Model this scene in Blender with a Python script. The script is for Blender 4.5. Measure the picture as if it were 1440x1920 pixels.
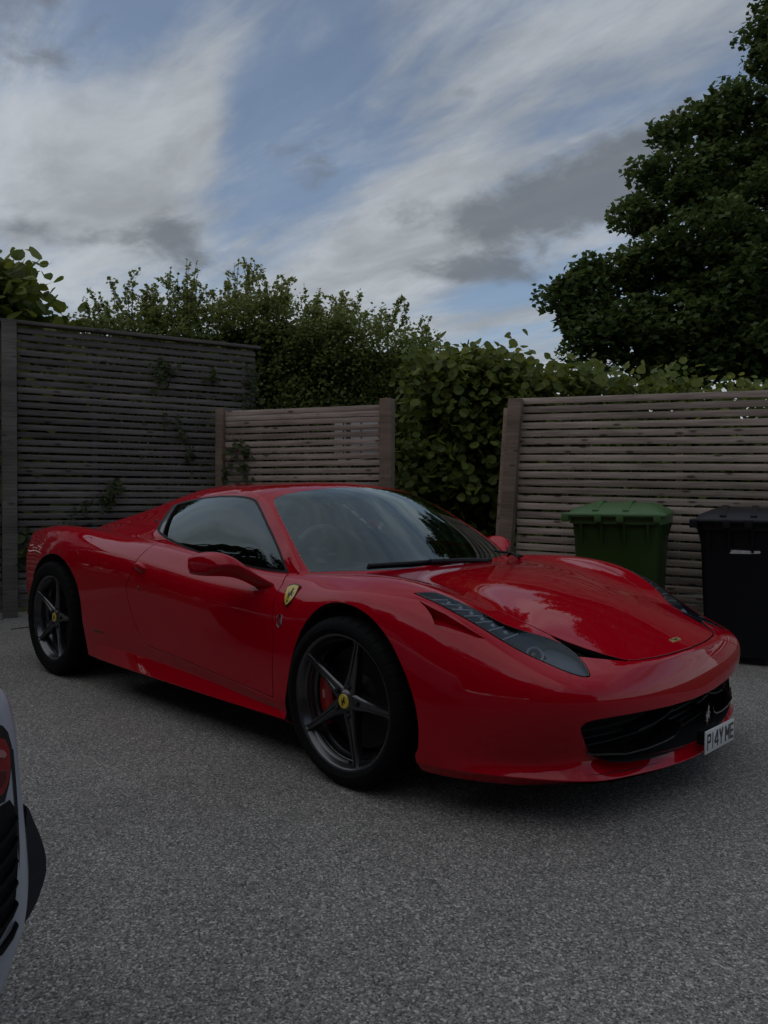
import bpy, bmesh, math, random
import numpy as np
from mathutils import Vector, Matrix
for o in list(bpy.data.objects):
    bpy.data.objects.remove(o)
R = math.radians
scene = bpy.context.scene
# ------------------------------------------------------------------ camera
# world = car frame: +X is the red car's nose direction, Z up, origin under its front axle.
CAM = (2.13399, -2.94470, 1.12005)
YAW, PITCH, ROLL, FPX = 2.3329283, 0.0197965, 0.0043633, 1430.0
cy_, sy_, cp_, sp_ = math.cos(YAW), math.sin(YAW), math.cos(PITCH), math.sin(PITCH)
F_ = Vector((cy_*cp_, sy_*cp_, -sp_)); R_ = Vector((sy_, -cy_, 0)); U_ = R_.cross(F_)
R2_ = R_*math.cos(ROLL) + U_*math.sin(ROLL); U2_ = -R_*math.sin(ROLL) + U_*math.cos(ROLL)
cam = bpy.data.cameras.new('camera'); camo = bpy.data.objects.new('camera', cam)
scene.collection.objects.link(camo)
cam.sensor_fit = 'VERTICAL'; cam.sensor_height = 36; cam.lens = 36*FPX/1920
cam.clip_start = 0.05; cam.clip_end = 3000
M_ = Matrix((R2_, U2_, -F_)).transposed().to_4x4(); M_.translation = Vector(CAM)
camo.matrix_world = M_
scene.camera = camo
# ------------------------------------------------------------------ sky, sun, exposure
FH=Vector((cy_,sy_,0)); RH=Vector((sy_,-cy_,0))              # level view direction and its right
def at(lat,d,z=0.0):
    """lat metres right of and d metres in front of the photographer"""
    return Vector((CAM[0],CAM[1],0))+RH*lat+FH*d+Vector((0,0,z))
SUN_ELEV=R(42); _s=(RH*-.82+FH*-.30).normalized()
w = bpy.data.worlds.new('World'); scene.world = w; w.use_nodes = True
nt = w.node_tree; nt.nodes.clear(); NN=nt.nodes; LK=nt.links
def nd(t,**k):
    n=NN.new(t)
    for a,b in k.items(): setattr(n,a,b)
    return n
def mth(op,a,b=None,clamp=False):
    n=nd('ShaderNodeMath',operation=op,use_clamp=clamp)
    for i,v in enumerate((a,b)):
        if v is None: continue
        if isinstance(v,(int,float)): n.inputs[i].default_value=v
        else: LK.new(v,n.inputs[i])
    return n.outputs[0]
def smooth(v,lo,hi,a=0.,b=1.):
    n=nd('ShaderNodeMapRange',interpolation_type='SMOOTHSTEP'); LK.new(v,n.inputs[0])
    for i,x in enumerate((lo,hi,a,b)): n.inputs[1+i].default_value=x
    return n.outputs[0]
sky = nd('ShaderNodeTexSky',sky_type='NISHITA'); sky.sun_disc=False
sky.sun_elevation=SUN_ELEV; sky.sun_rotation=math.atan2(_s.x,_s.y); sky.air_density=1.0; sky.dust_density=.6; sky.ozone_density=1.6
tc=nd('ShaderNodeTexCoord'); sep=nd('ShaderNodeSeparateXYZ'); LK.new(tc.outputs['Generated'],sep.inputs[0])
X,Y,Z=sep.outputs
# azimuth measured clockwise from the photographer's view direction, elevation (radians)
dot=lambda v: mth('ADD',mth('MULTIPLY',X,v.x),mth('MULTIPLY',Y,v.y))
AZ=mth('ARCTAN2',dot(RH),dot(FH)); EL=mth('ARCSINE',Z)
# clouds lie on flat layers: project the direction on a plane overhead
zz=mth('MAXIMUM',mth('ADD',Z,.06),.03); px_=mth('DIVIDE',dot(RH),zz); py_=mth('DIVIDE',dot(FH),zz)
cmb=nd('ShaderNodeCombineXYZ'); LK.new(px_,cmb.inputs[0]); LK.new(py_,cmb.inputs[1])
def mapped(az,sc,loc=(0,0,0)):
    """coordinates on the cloud plane, u along azimuth az (radians), v across it"""
    c,s_=math.cos(az),math.sin(az)
    u=mth('ADD',mth('MULTIPLY',px_,s_),mth('MULTIPLY',py_,c)); v=mth('SUBTRACT',mth('MULTIPLY',px_,c),mth('MULTIPLY',py_,s_))
    m=nd('ShaderNodeCombineXYZ'); LK.new(mth('ADD',mth('MULTIPLY',u,sc[0]),loc[0]),m.inputs[0]); LK.new(mth('ADD',mth('MULTIPLY',v,sc[1]),loc[1]),m.inputs[1]); m.inputs[2].default_value=loc[2]
    return m.outputs[0]
def noise(vec,scale,detail=7,rough=.55,dist=0.):
    n=nd('ShaderNodeTexNoise'); LK.new(vec,n.inputs['Vector']); n.inputs['Scale'].default_value=scale; n.inputs['Detail'].default_value=detail; n.inputs['Roughness'].default_value=rough; n.inputs['Distortion'].default_value=dist
    return n.outputs['Fac']
wob=noise(mapped(0,(1,1,1),(3,1,0)),.9,4)
def blob(a,e,ra,re,rot=0.,soft=1.0):
    """soft cloud mass centred on azimuth a, elevation e (degrees), edges torn by noise"""
    da=mth('SUBTRACT',AZ,R(a)); de=mth('SUBTRACT',EL,R(e)); c,s=math.cos(R(rot)),math.sin(R(rot))
    u=mth('DIVIDE',mth('ADD',mth('MULTIPLY',da,c),mth('MULTIPLY',de,s)),R(ra)); v=mth('DIVIDE',mth('SUBTRACT',mth('MULTIPLY',de,c),mth('MULTIPLY',da,s)),R(re))
    d=mth('ADD',mth('MULTIPLY',u,u),mth('MULTIPLY',v,v))
    return mth('EXPONENT',mth('MULTIPLY',d,-soft))
def total(l):
    r=l[0]
    for x in l[1:]: r=mth('ADD',r,x)
    return r
# high streaky cloud
cir=noise(mapped(R(-52),(.55,1.5,1),(1.3,.4,0)),1.25,10,.56,.55)
cir2=noise(mapped(R(-40),(.9,3.4,1),(5.1,2.4,0)),2.0,9,.6,.5)
fine=noise(mapped(R(-30),(2.2,4.2,1),(8.1,1.4,3)),3.2,8,.62,.6)
den=mth('ADD',mth('ADD',mth('MULTIPLY',cir,.58),mth('MULTIPLY',cir2,.30)),mth('MULTIPLY',fine,.15))
bright=total([mth('MULTIPLY',blob(-22,20,9,6,12),.22),mth('MULTIPLY',blob(-15,24,3.4,9,-40),.18),mth('MULTIPLY',blob(-1,16,8,5,24),.26),mth('MULTIPLY',blob(5,24,3.2,10,-52),.16),mth('MULTIPLY',blob(16,26,4,13,-62),.12),mth('MULTIPLY',blob(11,13.4,7,.6,6),.14)])
clear=total([mth('MULTIPLY',blob(-10.0,26,2.4,6,-22),.17),mth('MULTIPLY',blob(-3,29,2.5,5,-44),.07),mth('MULTIPLY',blob(10,14.5,9,1.5,0),.17),mth('MULTIPLY',blob(-17,31,3,6,-36),.13),mth('MULTIPLY',blob(-6,21,3,2,0),.05)])
den=mth('SUBTRACT',mth('ADD',den,bright),clear)
den=mth('ADD',den,mth('MULTIPLY',smooth(EL,R(4),R(13),1,0),.30))
den=mth('ADD',den,mth('MULTIPLY',smooth(EL,R(34),R(60),0,1),.07))
cmask=smooth(den,.41,.70)
# low grey cloud
ae=nd('ShaderNodeCombineXYZ'); LK.new(mth('MULTIPLY',AZ,1.0),ae.inputs[0]); LK.new(mth('MULTIPLY',EL,1.9),ae.inputs[1])
lown=noise(ae.outputs[0],7.0,10,.58,.35)
lowf=noise(ae.outputs[0],21.0,8,.6,.5)
torn=mth('ADD',mth('MULTIPLY',mth('SUBTRACT',lown,.5),1.7),mth('MULTIPLY',mth('SUBTRACT',lowf,.5),.7))
low=total([mth('MULTIPLY',blob(9.5,20.2,9,2.5,5,1.0),1.05),mth('MULTIPLY',blob(7,16.3,5.5,1.3,0,1.2),1.1),mth('MULTIPLY',blob(18,23,7,3.5,15),.75),mth('MULTIPLY',blob(-24,17.5,6,1.8,0),.75),mth('MULTIPLY',blob(-15.5,18.5,3.2,2.0,10),.75),mth('MULTIPLY',blob(-5,23.5,5,2.5,-14),.62),mth('MULTIPLY',blob(-28,31,8,6,0),.95),mth('MULTIPLY',blob(-12,16.5,5,1.4,0),.5),mth('MULTIPLY',blob(6,27.5,1.6,.7,0),.62),
   mth('MULTIPLY',blob(75,22,22,6,0),.8),mth('MULTIPLY',blob(-80,24,25,7,0),.8),mth('MULTIPLY',blob(140,20,30,6,0),.8),mth('MULTIPLY',blob(-150,22,28,7,0),.8)])
lmask=smooth(mth('ADD',low,torn),.40,1.0)
# colours (radiance in the sky's own units, i.e. before the background strength)
SKYS=.10
white=nd('ShaderNodeRGB'); white.outputs[0].default_value=(4.6,4.9,5.2,1)
grey=nd('ShaderNodeRGB'); grey.outputs[0].default_value=(1.45,1.62,1.85,1)
def mix(a,b,f):
    n=nd('ShaderNodeMix',data_type='RGBA'); LK.new(a,n.inputs[6]); LK.new(b,n.inputs[7]); LK.new(f,n.inputs['Factor']); return n.outputs[2]
shade=nd('ShaderNodeMix',data_type='RGBA',blend_type='MULTIPLY'); shade.inputs['Factor'].default_value=1
LK.new(white.outputs[0],shade.inputs[6])
sv=smooth(noise(mapped(R(-45),(.7,1.6,1),(9,3,0)),1.6,8,.6,.4),.3,.7,.66,1.08); LK.new(sv,shade.inputs[7])
veil=mix(sky.outputs[0],shade.outputs[2],mth('ADD',mth('MULTIPLY',cmask,.74),.18))
c2=mix(veil,grey.outputs[0],mth('MULTIPLY',lmask,.85))
bg = nd('ShaderNodeBackground'); out = nd('ShaderNodeOutputWorld')
bg.inputs['Strength'].default_value=SKYS
LK.new(c2,bg.inputs[0]); LK.new(bg.outputs[0],out.inputs[0])
sun=bpy.data.lights.new('sun','SUN'); sun.energy=.6; sun.angle=R(115); sun.color=(1,.95,.88)
suno=bpy.data.objects.new('sun',sun); scene.collection.objects.link(suno)
suno.rotation_euler=(-(_s*math.cos(SUN_ELEV)+Vector((0,0,math.sin(SUN_ELEV))))).to_track_quat('-Z','Y').to_euler()
suno.location=(0,0,30)
scene.view_settings.view_transform='Standard'; scene.view_settings.look='None'; scene.view_settings.gamma=1
scene.view_settings.exposure=.04; scene.view_settings.use_curve_mapping=False
# ------------------------------------------------------------------ helpers
COL = scene.collection
def link(o, parent=None):
    COL.objects.link(o)
    if parent is not None: o.parent = parent
    return o
def props(o, label=None, cat=None, group=None, kind=None):
    if label: o['label'] = label
    if cat: o['category'] = cat
    if group: o['group'] = group
    if kind: o['kind'] = kind
    return o
def empty(name, loc=(0,0,0), label=None, cat=None, group=None, rz=0.0):
    o = bpy.data.objects.new(name, None); o.empty_display_size = .1
    link(o); o.location = loc; o.rotation_euler = (0,0,rz)
    return props(o, label, cat, group)
def mesh_np(name, V, F, mat=None, parent=None, N=None, smooth=True):
    """V (n,3), F (m,k) int array or list of polygons, N optional per-vertex normals"""
    me = bpy.data.meshes.new(name); V=np.asarray(V,float)
    if isinstance(F,np.ndarray) and F.ndim==2:
        m,k=F.shape; me.vertices.add(len(V)); me.vertices.foreach_set('co',V.astype(np.float32).ravel())
        me.loops.add(m*k); me.loops.foreach_set('vertex_index',F.astype(np.int32).ravel())
        me.polygons.add(m); me.polygons.foreach_set('loop_start',np.arange(0,m*k,k,dtype=np.int32))
        me.update(calc_edges=True); me.validate()
    else:
        me.from_pydata(V.tolist(), [], [list(map(int,f)) for f in F])
    if len(me.polygons): me.polygons.foreach_set('use_smooth',np.full(len(me.polygons),bool(smooth)))
    if N is not None and len(me.vertices)==len(N):
        me.normals_split_custom_set_from_vertices(np.asarray(N,np.float32))
    if mat is not None:
        for m in (mat if isinstance(mat,(list,tuple)) else [mat]): me.materials.append(m)
    o = bpy.data.objects.new(name, me); link(o, parent)
    return o
def subsurf(V, F, creases, levels):
    """Catmull-Clark of a cage -> (verts, tris, normals, quads)"""
    me = bpy.data.meshes.new('cage_tmp'); me.from_pydata([tuple(v) for v in V], [], [tuple(f) for f in F])
    if creases:
        at = me.attributes.new('crease_edge','FLOAT','EDGE'); vals = np.zeros(len(me.edges))
        for e in me.edges:
            c = creases.get((min(e.vertices),max(e.vertices)))
            if c: vals[e.index] = c
        at.data.foreach_set('value', vals)
    o = bpy.data.objects.new('cage_tmp', me); COL.objects.link(o)
    m = o.modifiers.new('s','SUBSURF'); m.levels = levels; m.render_levels = levels; m.use_limit_surface = True
    m.boundary_smooth = 'ALL'
    dg = bpy.context.evaluated_depsgraph_get(); ev = o.evaluated_get(dg); em = ev.to_mesh()
    n = len(em.vertices); P = np.empty(n*3); em.vertices.foreach_get('co', P); P = P.reshape(-1,3)
    NN = np.empty(n*3); em.vertices.foreach_get('normal', NN); NN = NN.reshape(-1,3)
    Q = np.empty(len(em.loops), np.int32); em.loops.foreach_get('vertex_index', Q); Q = Q.reshape(-1,4)
    ev.to_mesh_clear(); bpy.data.objects.remove(o); bpy.data.meshes.remove(me)
    T = np.concatenate([Q[:,[0,1,2]], Q[:,[0,2,3]]])
    return P, T, NN, Q
def fit_cage(V, F, creases, iters=2, damp=.8):
    """move the cage so that its limit surface passes (almost) through the given points"""
    T = np.array(V, float); C = T.copy()
    for _ in range(iters):
        P,_,_,_ = subsurf(C, F, creases, 1)
        C += damp*(T - P[:len(T)])
    return C
def refine(P, N, T, f, width):
    """split the triangles near f=0 (1:4), neighbours stay conforming"""
    n=len(P); L=np.maximum(np.linalg.norm(P[T[:,0]]-P[T[:,1]],axis=1),np.linalg.norm(P[T[:,1]]-P[T[:,2]],axis=1))
    fa=f[T]; near=(np.abs(fa).min(1)<np.minimum(.45*L,width))&(L>.004)
    if not near.any(): return P,N,T
    ek=lambda a,b: np.minimum(a,b).astype(np.int64)*n+np.maximum(a,b)
    K=np.stack([ek(T[:,0],T[:,1]),ek(T[:,1],T[:,2]),ek(T[:,2],T[:,0])],1)
    uk=np.unique(K[near]); pos=np.clip(np.searchsorted(uk,K),0,len(uk)-1); hitm=uk[pos]==K
    a,b=uk//n,uk%n; Pm=(P[a]+P[b])/2; Nm=N[a]+N[b]; Nm/=np.linalg.norm(Nm,axis=1,keepdims=True)+1e-12
    mid=np.where(hitm,n+pos,-1); cnt=hitm.sum(1); out=[T[cnt==0]]
    t=T[cnt==3]; m=mid[cnt==3]
    out+=[np.stack([t[:,0],m[:,0],m[:,2]],1),np.stack([m[:,0],t[:,1],m[:,1]],1),np.stack([m[:,2],m[:,1],t[:,2]],1),m]
    for e in range(3):
        i,j,k=e,(e+1)%3,(e+2)%3
        s=(cnt==1)&hitm[:,e]; t=T[s]; q=mid[s][:,e]
        out+=[np.stack([t[:,i],q,t[:,k]],1),np.stack([q,t[:,j],t[:,k]],1)]
        s=(cnt==2)&~hitm[:,e]; t=T[s]; q1=mid[s][:,j]; q2=mid[s][:,k]      # edge e not split
        out+=[np.stack([q1,t[:,k],q2],1),np.stack([t[:,i],t[:,j],q1],1),np.stack([t[:,i],q1,q2],1)]
    return np.concatenate([P,Pm]),np.concatenate([N,Nm]),np.concatenate(out)
def clip(P, N, T, f):
    """keep f>0; returns new P,N,T (compacted)"""
    f = np.where(np.abs(f)<1e-7, 1e-7, f)
    s = f[T]>0; cnt = s.sum(1)
    full = T[cnt==3]; newP=[];newN=[];cache={};base=len(P)
    def cut(a,b):
        k=(a,b) if a<b else (b,a)
        if k in cache: return cache[k]
        t=f[k[0]]/(f[k[0]]-f[k[1]])
        newP.append(P[k[0]]*(1-t)+P[k[1]]*t); n=N[k[0]]*(1-t)+N[k[1]]*t
        newN.append(n/(np.linalg.norm(n)+1e-12)); cache[k]=base+len(newP)-1
        return cache[k]
    out=[]
    for (a,b,c),(sa,sb,sc) in zip(T[(cnt>0)&(cnt<3)].tolist(), s[(cnt>0)&(cnt<3)].tolist()):
        poly=[]
        for (u,su),(v,sv) in (((a,sa),(b,sb)),((b,sb),(c,sc)),((c,sc),(a,sa))):
            if su: poly.append(u)
            if su!=sv: poly.append(cut(u,v))
        for i in range(1,len(poly)-1): out.append((poly[0],poly[i],poly[i+1]))
    T2=np.concatenate([full,np.array(out,int).reshape(-1,3)])
    P2=np.concatenate([P,np.array(newP).reshape(-1,3)]); N2=np.concatenate([N,np.array(newN).reshape(-1,3)])
    return compact(P2,N2,T2)
def compact(P,N,T):
    used=np.unique(T); m=np.full(len(P),-1); m[used]=np.arange(len(used))
    return P[used],N[used],m[T]
def boundary_edges(T):
    E=np.concatenate([T[:,[0,1]],T[:,[1,2]],T[:,[2,0]]]).astype(np.int64); n=T.max()+1
    k=E.min(1)*n+E.max(1); o=np.argsort(k); ks=k[o]
    same=np.zeros(len(k),bool); eq=ks[1:]==ks[:-1]; same[1:]|=eq; same[:-1]|=eq
    keep=np.ones(len(k),bool); keep[o]=~same
    return E[keep]
def mirror_merge(mesh):
    """right half (y<=0) -> whole, welded on the centre plane"""
    P,N,T=mesh; c=np.abs(P[:,1])<1e-5; P=P.copy(); P[c,1]=0; N=N.copy()
    m=np.where(c,np.arange(len(P)),np.cumsum(~c)-1+len(P)); k=~c
    P2=P[k]*[1,-1,1]; N2=N[k]*[1,-1,1]; N[c,1]=0; N[c]/=np.linalg.norm(N[c],axis=1,keepdims=True)+1e-12
    return np.concatenate([P,P2]),np.concatenate([N,N2]),np.concatenate([T,m[T][:,::-1]])
def mirrored(mesh):
    P,N,T=mesh; return P*[1,-1,1],N*[1,-1,1],T[:,::-1]
def flange(P,N,T,depth=.012,skip=None,round_=.002):
    """turn the open edges inwards so a panel has thickness (small rounded lip, then the return)"""
    E=boundary_edges(T)
    if skip is not None: E=E[~(skip(P)[E].all(1))]
    if len(E)==0: return P,N,T
    vs=np.unique(E); m=np.full(len(P),-1); n0=len(P); k=len(vs); m[vs]=np.arange(k)
    # outward direction on the panel at the border
    out=np.zeros_like(P)
    d=P[E[:,1]]-P[E[:,0]]
    o=np.cross(d,N[E[:,0]]); o/=np.linalg.norm(o,axis=1,keepdims=True)+1e-12
    for i in (0,1): np.add.at(out,E[:,i],o)
    out=out[vs]; out/=np.linalg.norm(out,axis=1,keepdims=True)+1e-12
    nv=N[vs]
    r=round_
    A=P[vs]+out*r*.7-nv*r*.3; B=P[vs]+out*r-nv*r; C=B-nv*depth
    nA=nv+out; nA/=np.linalg.norm(nA,axis=1,keepdims=True)
    P2=np.concatenate([P,A,B,B,C]); N2=np.concatenate([N,nA,out,out,out])
    a,b=E[:,0],E[:,1]; ia,ib=m[a],m[b]
    q=[]
    def quad(x0,x1,y1,y0): q.append(np.stack([x0,y0,y1],1)); q.append(np.stack([x0,y1,x1],1))
    quad(a,b,n0+ib,n0+ia); quad(n0+ia,n0+ib,n0+k+ib,n0+k+ia); quad(n0+2*k+ia,n0+2*k+ib,n0+3*k+ib,n0+3*k+ia)
    return P2,N2,np.concatenate([T]+q)
def sdf_poly(X, Y, poly):
    """signed distance, >0 inside a closed polygon"""
    poly=np.asarray(poly,float); d=np.full(X.shape,1e9); ins=np.zeros(X.shape,bool)
    n=len(poly)
    for i in range(n):
        ax,ay=poly[i]; bx,by=poly[(i+1)%n]
        ex,ey=bx-ax,by-ay; L=ex*ex+ey*ey+1e-15
        t=np.clip(((X-ax)*ex+(Y-ay)*ey)/L,0,1)
        d=np.minimum(d,np.hypot(X-ax-t*ex,Y-ay-t*ey))
        c=((ay>Y)!=(by>Y))&(X<(bx-ax)*(Y-ay)/(by-ay+1e-15*(by==ay))+ax)
        ins^=c
    return np.where(ins,d,-d)
def dist_line(X,Y,pts):
    pts=np.asarray(pts,float); d=np.full(X.shape,1e9)
    for (ax,ay),(bx,by) in zip(pts[:-1],pts[1:]):
        ex,ey=bx-ax,by-ay; t=np.clip(((X-ax)*ex+(Y-ay)*ey)/(ex*ex+ey*ey+1e-15),0,1)
        d=np.minimum(d,np.hypot(X-ax-t*ex,Y-ay-t*ey))
    return d
def smooth_poly(pts, n=6, closed=True):
    """Catmull-Rom through points"""
    P=np.asarray(pts,float); m=len(P); out=[]
    rng=range(m) if closed else range(m-1)
    for i in rng:
        p0=P[(i-1)%m] if closed or i>0 else P[0]; p1=P[i]; p2=P[(i+1)%m]; p3=P[(i+2)%m] if closed or i<m-2 else P[-1]
        for k in range(n):
            t=k/n
            out.append(.5*((2*p1)+(-p0+p2)*t+(2*p0-5*p1+4*p2-p3)*t*t+(-p0+3*p1-3*p2+p3)*t**3))
    if not closed: out.append(P[-1])
    return np.array(out)
def pchip(xs, ys):
    xs=np.asarray(xs,float); ys=np.asarray(ys,float); h=np.diff(xs); d=np.diff(ys)/h; m=np.zeros(len(xs))
    for i in range(1,len(xs)-1):
        if d[i-1]*d[i]>0:
            w1,w2=2*h[i]+h[i-1],h[i]+2*h[i-1]; m[i]=(w1+w2)/(w1/d[i-1]+w2/d[i])
    m[0],m[-1]=d[0],d[-1]
    def f(x):
        x=np.asarray(x,float); i=np.clip(np.searchsorted(xs,x)-1,0,len(xs)-2); t=(x-xs[i])/h[i]; t=np.clip(t,0,1)
        return (2*t**3-3*t**2+1)*ys[i]+(t**3-2*t**2+t)*h[i]*m[i]+(-2*t**3+3*t**2)*ys[i+1]+(t**3-t**2)*h[i]*m[i+1]
    return f
class MB:
    """collects simple solids; build() links them as one mesh object"""
    def __init__(s): s.V=[]; s.F=[]
    def add(s,V,F):
        n=len(s.V); s.V+=[tuple(v) for v in V]; s.F+=[tuple(i+n for i in f) for f in F]; return s
    def box(s,c,d,rot=None,bev=0):
        x,y,z=[k/2 for k in d]; V=[]; F=[]
        if bev<=0:
            V=[Vector((a*x,b*y,e*z)) for a in(-1,1) for b in(-1,1) for e in(-1,1)]
            F=[(0,1,3,2),(4,6,7,5),(0,4,5,1),(2,3,7,6),(0,2,6,4),(1,5,7,3)]
        else:
            bm=bmesh.new(); bmesh.ops.create_cube(bm,size=1); bmesh.ops.scale(bm,vec=Vector(d),verts=bm.verts)
            bmesh.ops.bevel(bm,geom=bm.edges[:],offset=bev,segments=2,affect='EDGES',profile=.5)
            bm.verts.index_update(); V=[v.co.copy() for v in bm.verts]; F=[[v.index for v in f.verts] for f in bm.faces]; bm.free()
        if rot is not None: V=[rot@v for v in V]
        c=Vector(c); return s.add([v+c for v in V],F)
    def tube(s,pts,r,n=8,cap=True):
        pts=[Vector(p) for p in pts]; m=len(pts); rr=r if isinstance(r,(list,tuple)) else [r]*m
        V=[];F=[]; up=Vector((0,0,1)); prev=None
        for i,p in enumerate(pts):
            t=(pts[min(i+1,m-1)]-pts[max(i-1,0)]).normalized()
            if prev is None:
                a=t.cross(up if abs(t.z)<.9 else Vector((1,0,0))).normalized()
            else: a=(prev-t*prev.dot(t)).normalized()
            prev=a; b=t.cross(a)
            V+=[p+(a*math.cos(2*math.pi*k/n)+b*math.sin(2*math.pi*k/n))*rr[i] for k in range(n)]
        for i in range(m-1):
            for k in range(n): F.append((i*n+k,i*n+(k+1)%n,(i+1)*n+(k+1)%n,(i+1)*n+k))
        if cap: F+=[tuple(reversed(range(n))),tuple(range((m-1)*n,m*n))]
        return s.add(V,F)
    def lathe(s,prof,n,fn,close=False,a0=0,a1=2*math.pi):
        """prof [(r,h)]; fn(r,angle,h) -> point"""
        full=abs(a1-a0-2*math.pi)<1e-6; na=n if full else n+1; m=len(prof)
        V=[fn(r,a0+(a1-a0)*k/n,h) for r,h in prof for k in range(na)]; F=[]
        for i in range(m if close else m-1):
            j=(i+1)%m
            for k in range(n):
                k2=(k+1)%na; F.append((i*na+k,i*na+k2,j*na+k2,j*na+k))
        return s.add(V,F)
    def prism(s,poly,fn,h0,h1):
        """poly 2D outline, fn(u,v,h) -> point"""
        n=len(poly); V=[fn(u,v,h0) for u,v in poly]+[fn(u,v,h1) for u,v in poly]
        F=[tuple(reversed(range(n))),tuple(range(n,2*n))]+[(i,(i+1)%n,n+(i+1)%n,n+i) for i in range(n)]
        return s.add(V,F)
    def loft(s,rings,closed=True,cap=True):
        n=len(rings[0]); V=[p for r in rings for p in r]; F=[]
        for i in range(len(rings)-1):
            for k in range(n if closed else n-1): F.append((i*n+k,i*n+(k+1)%n,(i+1)*n+(k+1)%n,(i+1)*n+k))
        if cap: F+=[tuple(reversed(range(n))),tuple(range((len(rings)-1)*n,len(rings)*n))]
        return s.add(V,F)
    def build(s,name,mat,parent=None,label=None,angle=35,origin=None,fixn=True):
        me=bpy.data.meshes.new(name); V=np.array([tuple(v) for v in s.V],float)
        c=(V.min(0)+V.max(0))/2 if origin is None else np.array(origin,float)
        me.from_pydata((V-c).tolist(),[],s.F)
        if fixn:
            bm=bmesh.new(); bm.from_mesh(me); bmesh.ops.recalc_face_normals(bm,faces=bm.faces[:]); bm.to_mesh(me); bm.free()
        if angle>0:
            me.shade_smooth(); me.set_sharp_from_angle(angle=R(angle))
        if mat is not None: me.materials.append(mat)
        o=bpy.data.objects.new(name,me); COL.objects.link(o)
        if parent is not None:
            o.parent=parent; off=Vector((0,0,0)); p=parent
            while p is not None: off+=p.location; p=p.parent
            o.location=Vector(c)-off
        else: o.location=Vector(c)
        if label: o['label']=label
        return o
def copy_tree(o,parent=None):
    """copy of a thing with its parts and sub-parts (mesh data shared)"""
    c=o.copy(); COL.objects.link(c)
    if parent is not None: c.parent=parent
    for ch in list(o.children): copy_tree(ch,c)
    return c
# ------------------------------------------------------------------ materials
def new_mat(name):
    m=bpy.data.materials.new(name); m.use_nodes=True
    return m, m.node_tree.nodes, m.node_tree.links, m.node_tree.nodes['Principled BSDF']
def simple(name, col, rough=.5, metal=0., coat=0., spec=.5, bump=0, bscale=200, var=0., vscale=8):
    m,n,l,b=new_mat(name)
    b.inputs['Base Color'].default_value=(*col,1); b.inputs['Roughness'].default_value=rough
    b.inputs['Metallic'].default_value=metal; b.inputs['Coat Weight'].default_value=coat
    b.inputs['Coat Roughness'].default_value=.02; b.inputs['Specular IOR Level'].default_value=spec
    tc=n.new('ShaderNodeTexCoord')
    if var:
        no=n.new('ShaderNodeTexNoise'); no.inputs['Scale'].default_value=vscale; no.inputs['Detail'].default_value=6
        l.new(tc.outputs['Object'],no.inputs['Vector'])
        mr=n.new('ShaderNodeMapRange'); mr.inputs['From Min'].default_value=.3; mr.inputs['From Max'].default_value=.7
        mr.inputs['To Min'].default_value=1-var; mr.inputs['To Max'].default_value=1+var
        l.new(no.outputs['Fac'],mr.inputs['Value'])
        mx=n.new('ShaderNodeMix'); mx.data_type='RGBA'; mx.blend_type='MULTIPLY'; mx.inputs['Factor'].default_value=1
        mx.inputs[6].default_value=(*col,1); l.new(mr.outputs[0],mx.inputs[7]); l.new(mx.outputs[2],b.inputs['Base Color'])
        mr2=n.new('ShaderNodeMapRange'); mr2.inputs['To Min'].default_value=max(0,rough-.08); mr2.inputs['To Max'].default_value=min(1,rough+.08)
        l.new(no.outputs['Fac'],mr2.inputs['Value']); l.new(mr2.outputs[0],b.inputs['Roughness'])
    if bump:
        nb=n.new('ShaderNodeTexNoise'); nb.inputs['Scale'].default_value=bscale; nb.inputs['Detail'].default_value=4
        l.new(tc.outputs['Object'],nb.inputs['Vector'])
        bp=n.new('ShaderNodeBump'); bp.inputs['Strength'].default_value=bump; bp.inputs['Distance'].default_value=.002
        l.new(nb.outputs['Fac'],bp.inputs['Height']); l.new(bp.outputs[0],b.inputs['Normal'])
    return m
def glass(name, tint, ior=1.5, rough=0.0, mult=1.7):
    m=bpy.data.materials.new(name); m.use_nodes=True; n=m.node_tree.nodes; l=m.node_tree.links; n.clear()
    o=n.new('ShaderNodeOutputMaterial'); t=n.new('ShaderNodeBsdfTransparent'); t.inputs[0].default_value=(*tint,1)
    g=n.new('ShaderNodeBsdfGlossy'); g.inputs['Roughness'].default_value=rough; g.inputs[0].default_value=(.82,.97,1,1)
    f=n.new('ShaderNodeFresnel'); f.inputs[0].default_value=ior
    ml=n.new('ShaderNodeMath'); ml.operation='MULTIPLY'; ml.inputs[1].default_value=mult; ml.use_clamp=True
    mx=n.new('ShaderNodeMixShader'); l.new(f.outputs[0],ml.inputs[0]); l.new(ml.outputs[0],mx.inputs[0]); l.new(t.outputs[0],mx.inputs[1]); l.new(g.outputs[0],mx.inputs[2]); l.new(mx.outputs[0],o.inputs[0])
    return m
def paint(name, col, flake=False):
    m,n,l,b=new_mat(name)
    b.inputs['Base Color'].default_value=(*col,1); b.inputs['Roughness'].default_value=.6; b.inputs['Specular IOR Level'].default_value=0
    b.inputs['Coat Weight'].default_value=1; b.inputs['Coat Roughness'].default_value=.012; b.inputs['Coat IOR'].default_value=1.43
    # faint orange peel in the clear coat
    tc=n.new('ShaderNodeTexCoord'); no=n.new('ShaderNodeTexNoise'); no.inputs['Scale'].default_value=90; no.inputs['Detail'].default_value=1
    l.new(tc.outputs['Object'],no.inputs['Vector'])
    bp=n.new('ShaderNodeBump'); bp.inputs['Strength'].default_value=.02; bp.inputs['Distance'].default_value=.002
    l.new(no.outputs['Fac'],bp.inputs['Height']); l.new(bp.outputs[0],b.inputs['Coat Normal'])
    return m
M={}
M['red']=paint('red_paint',(.45,.0006,.012))
M['white_paint']=paint('white_paint',(.42,.43,.47))
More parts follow.
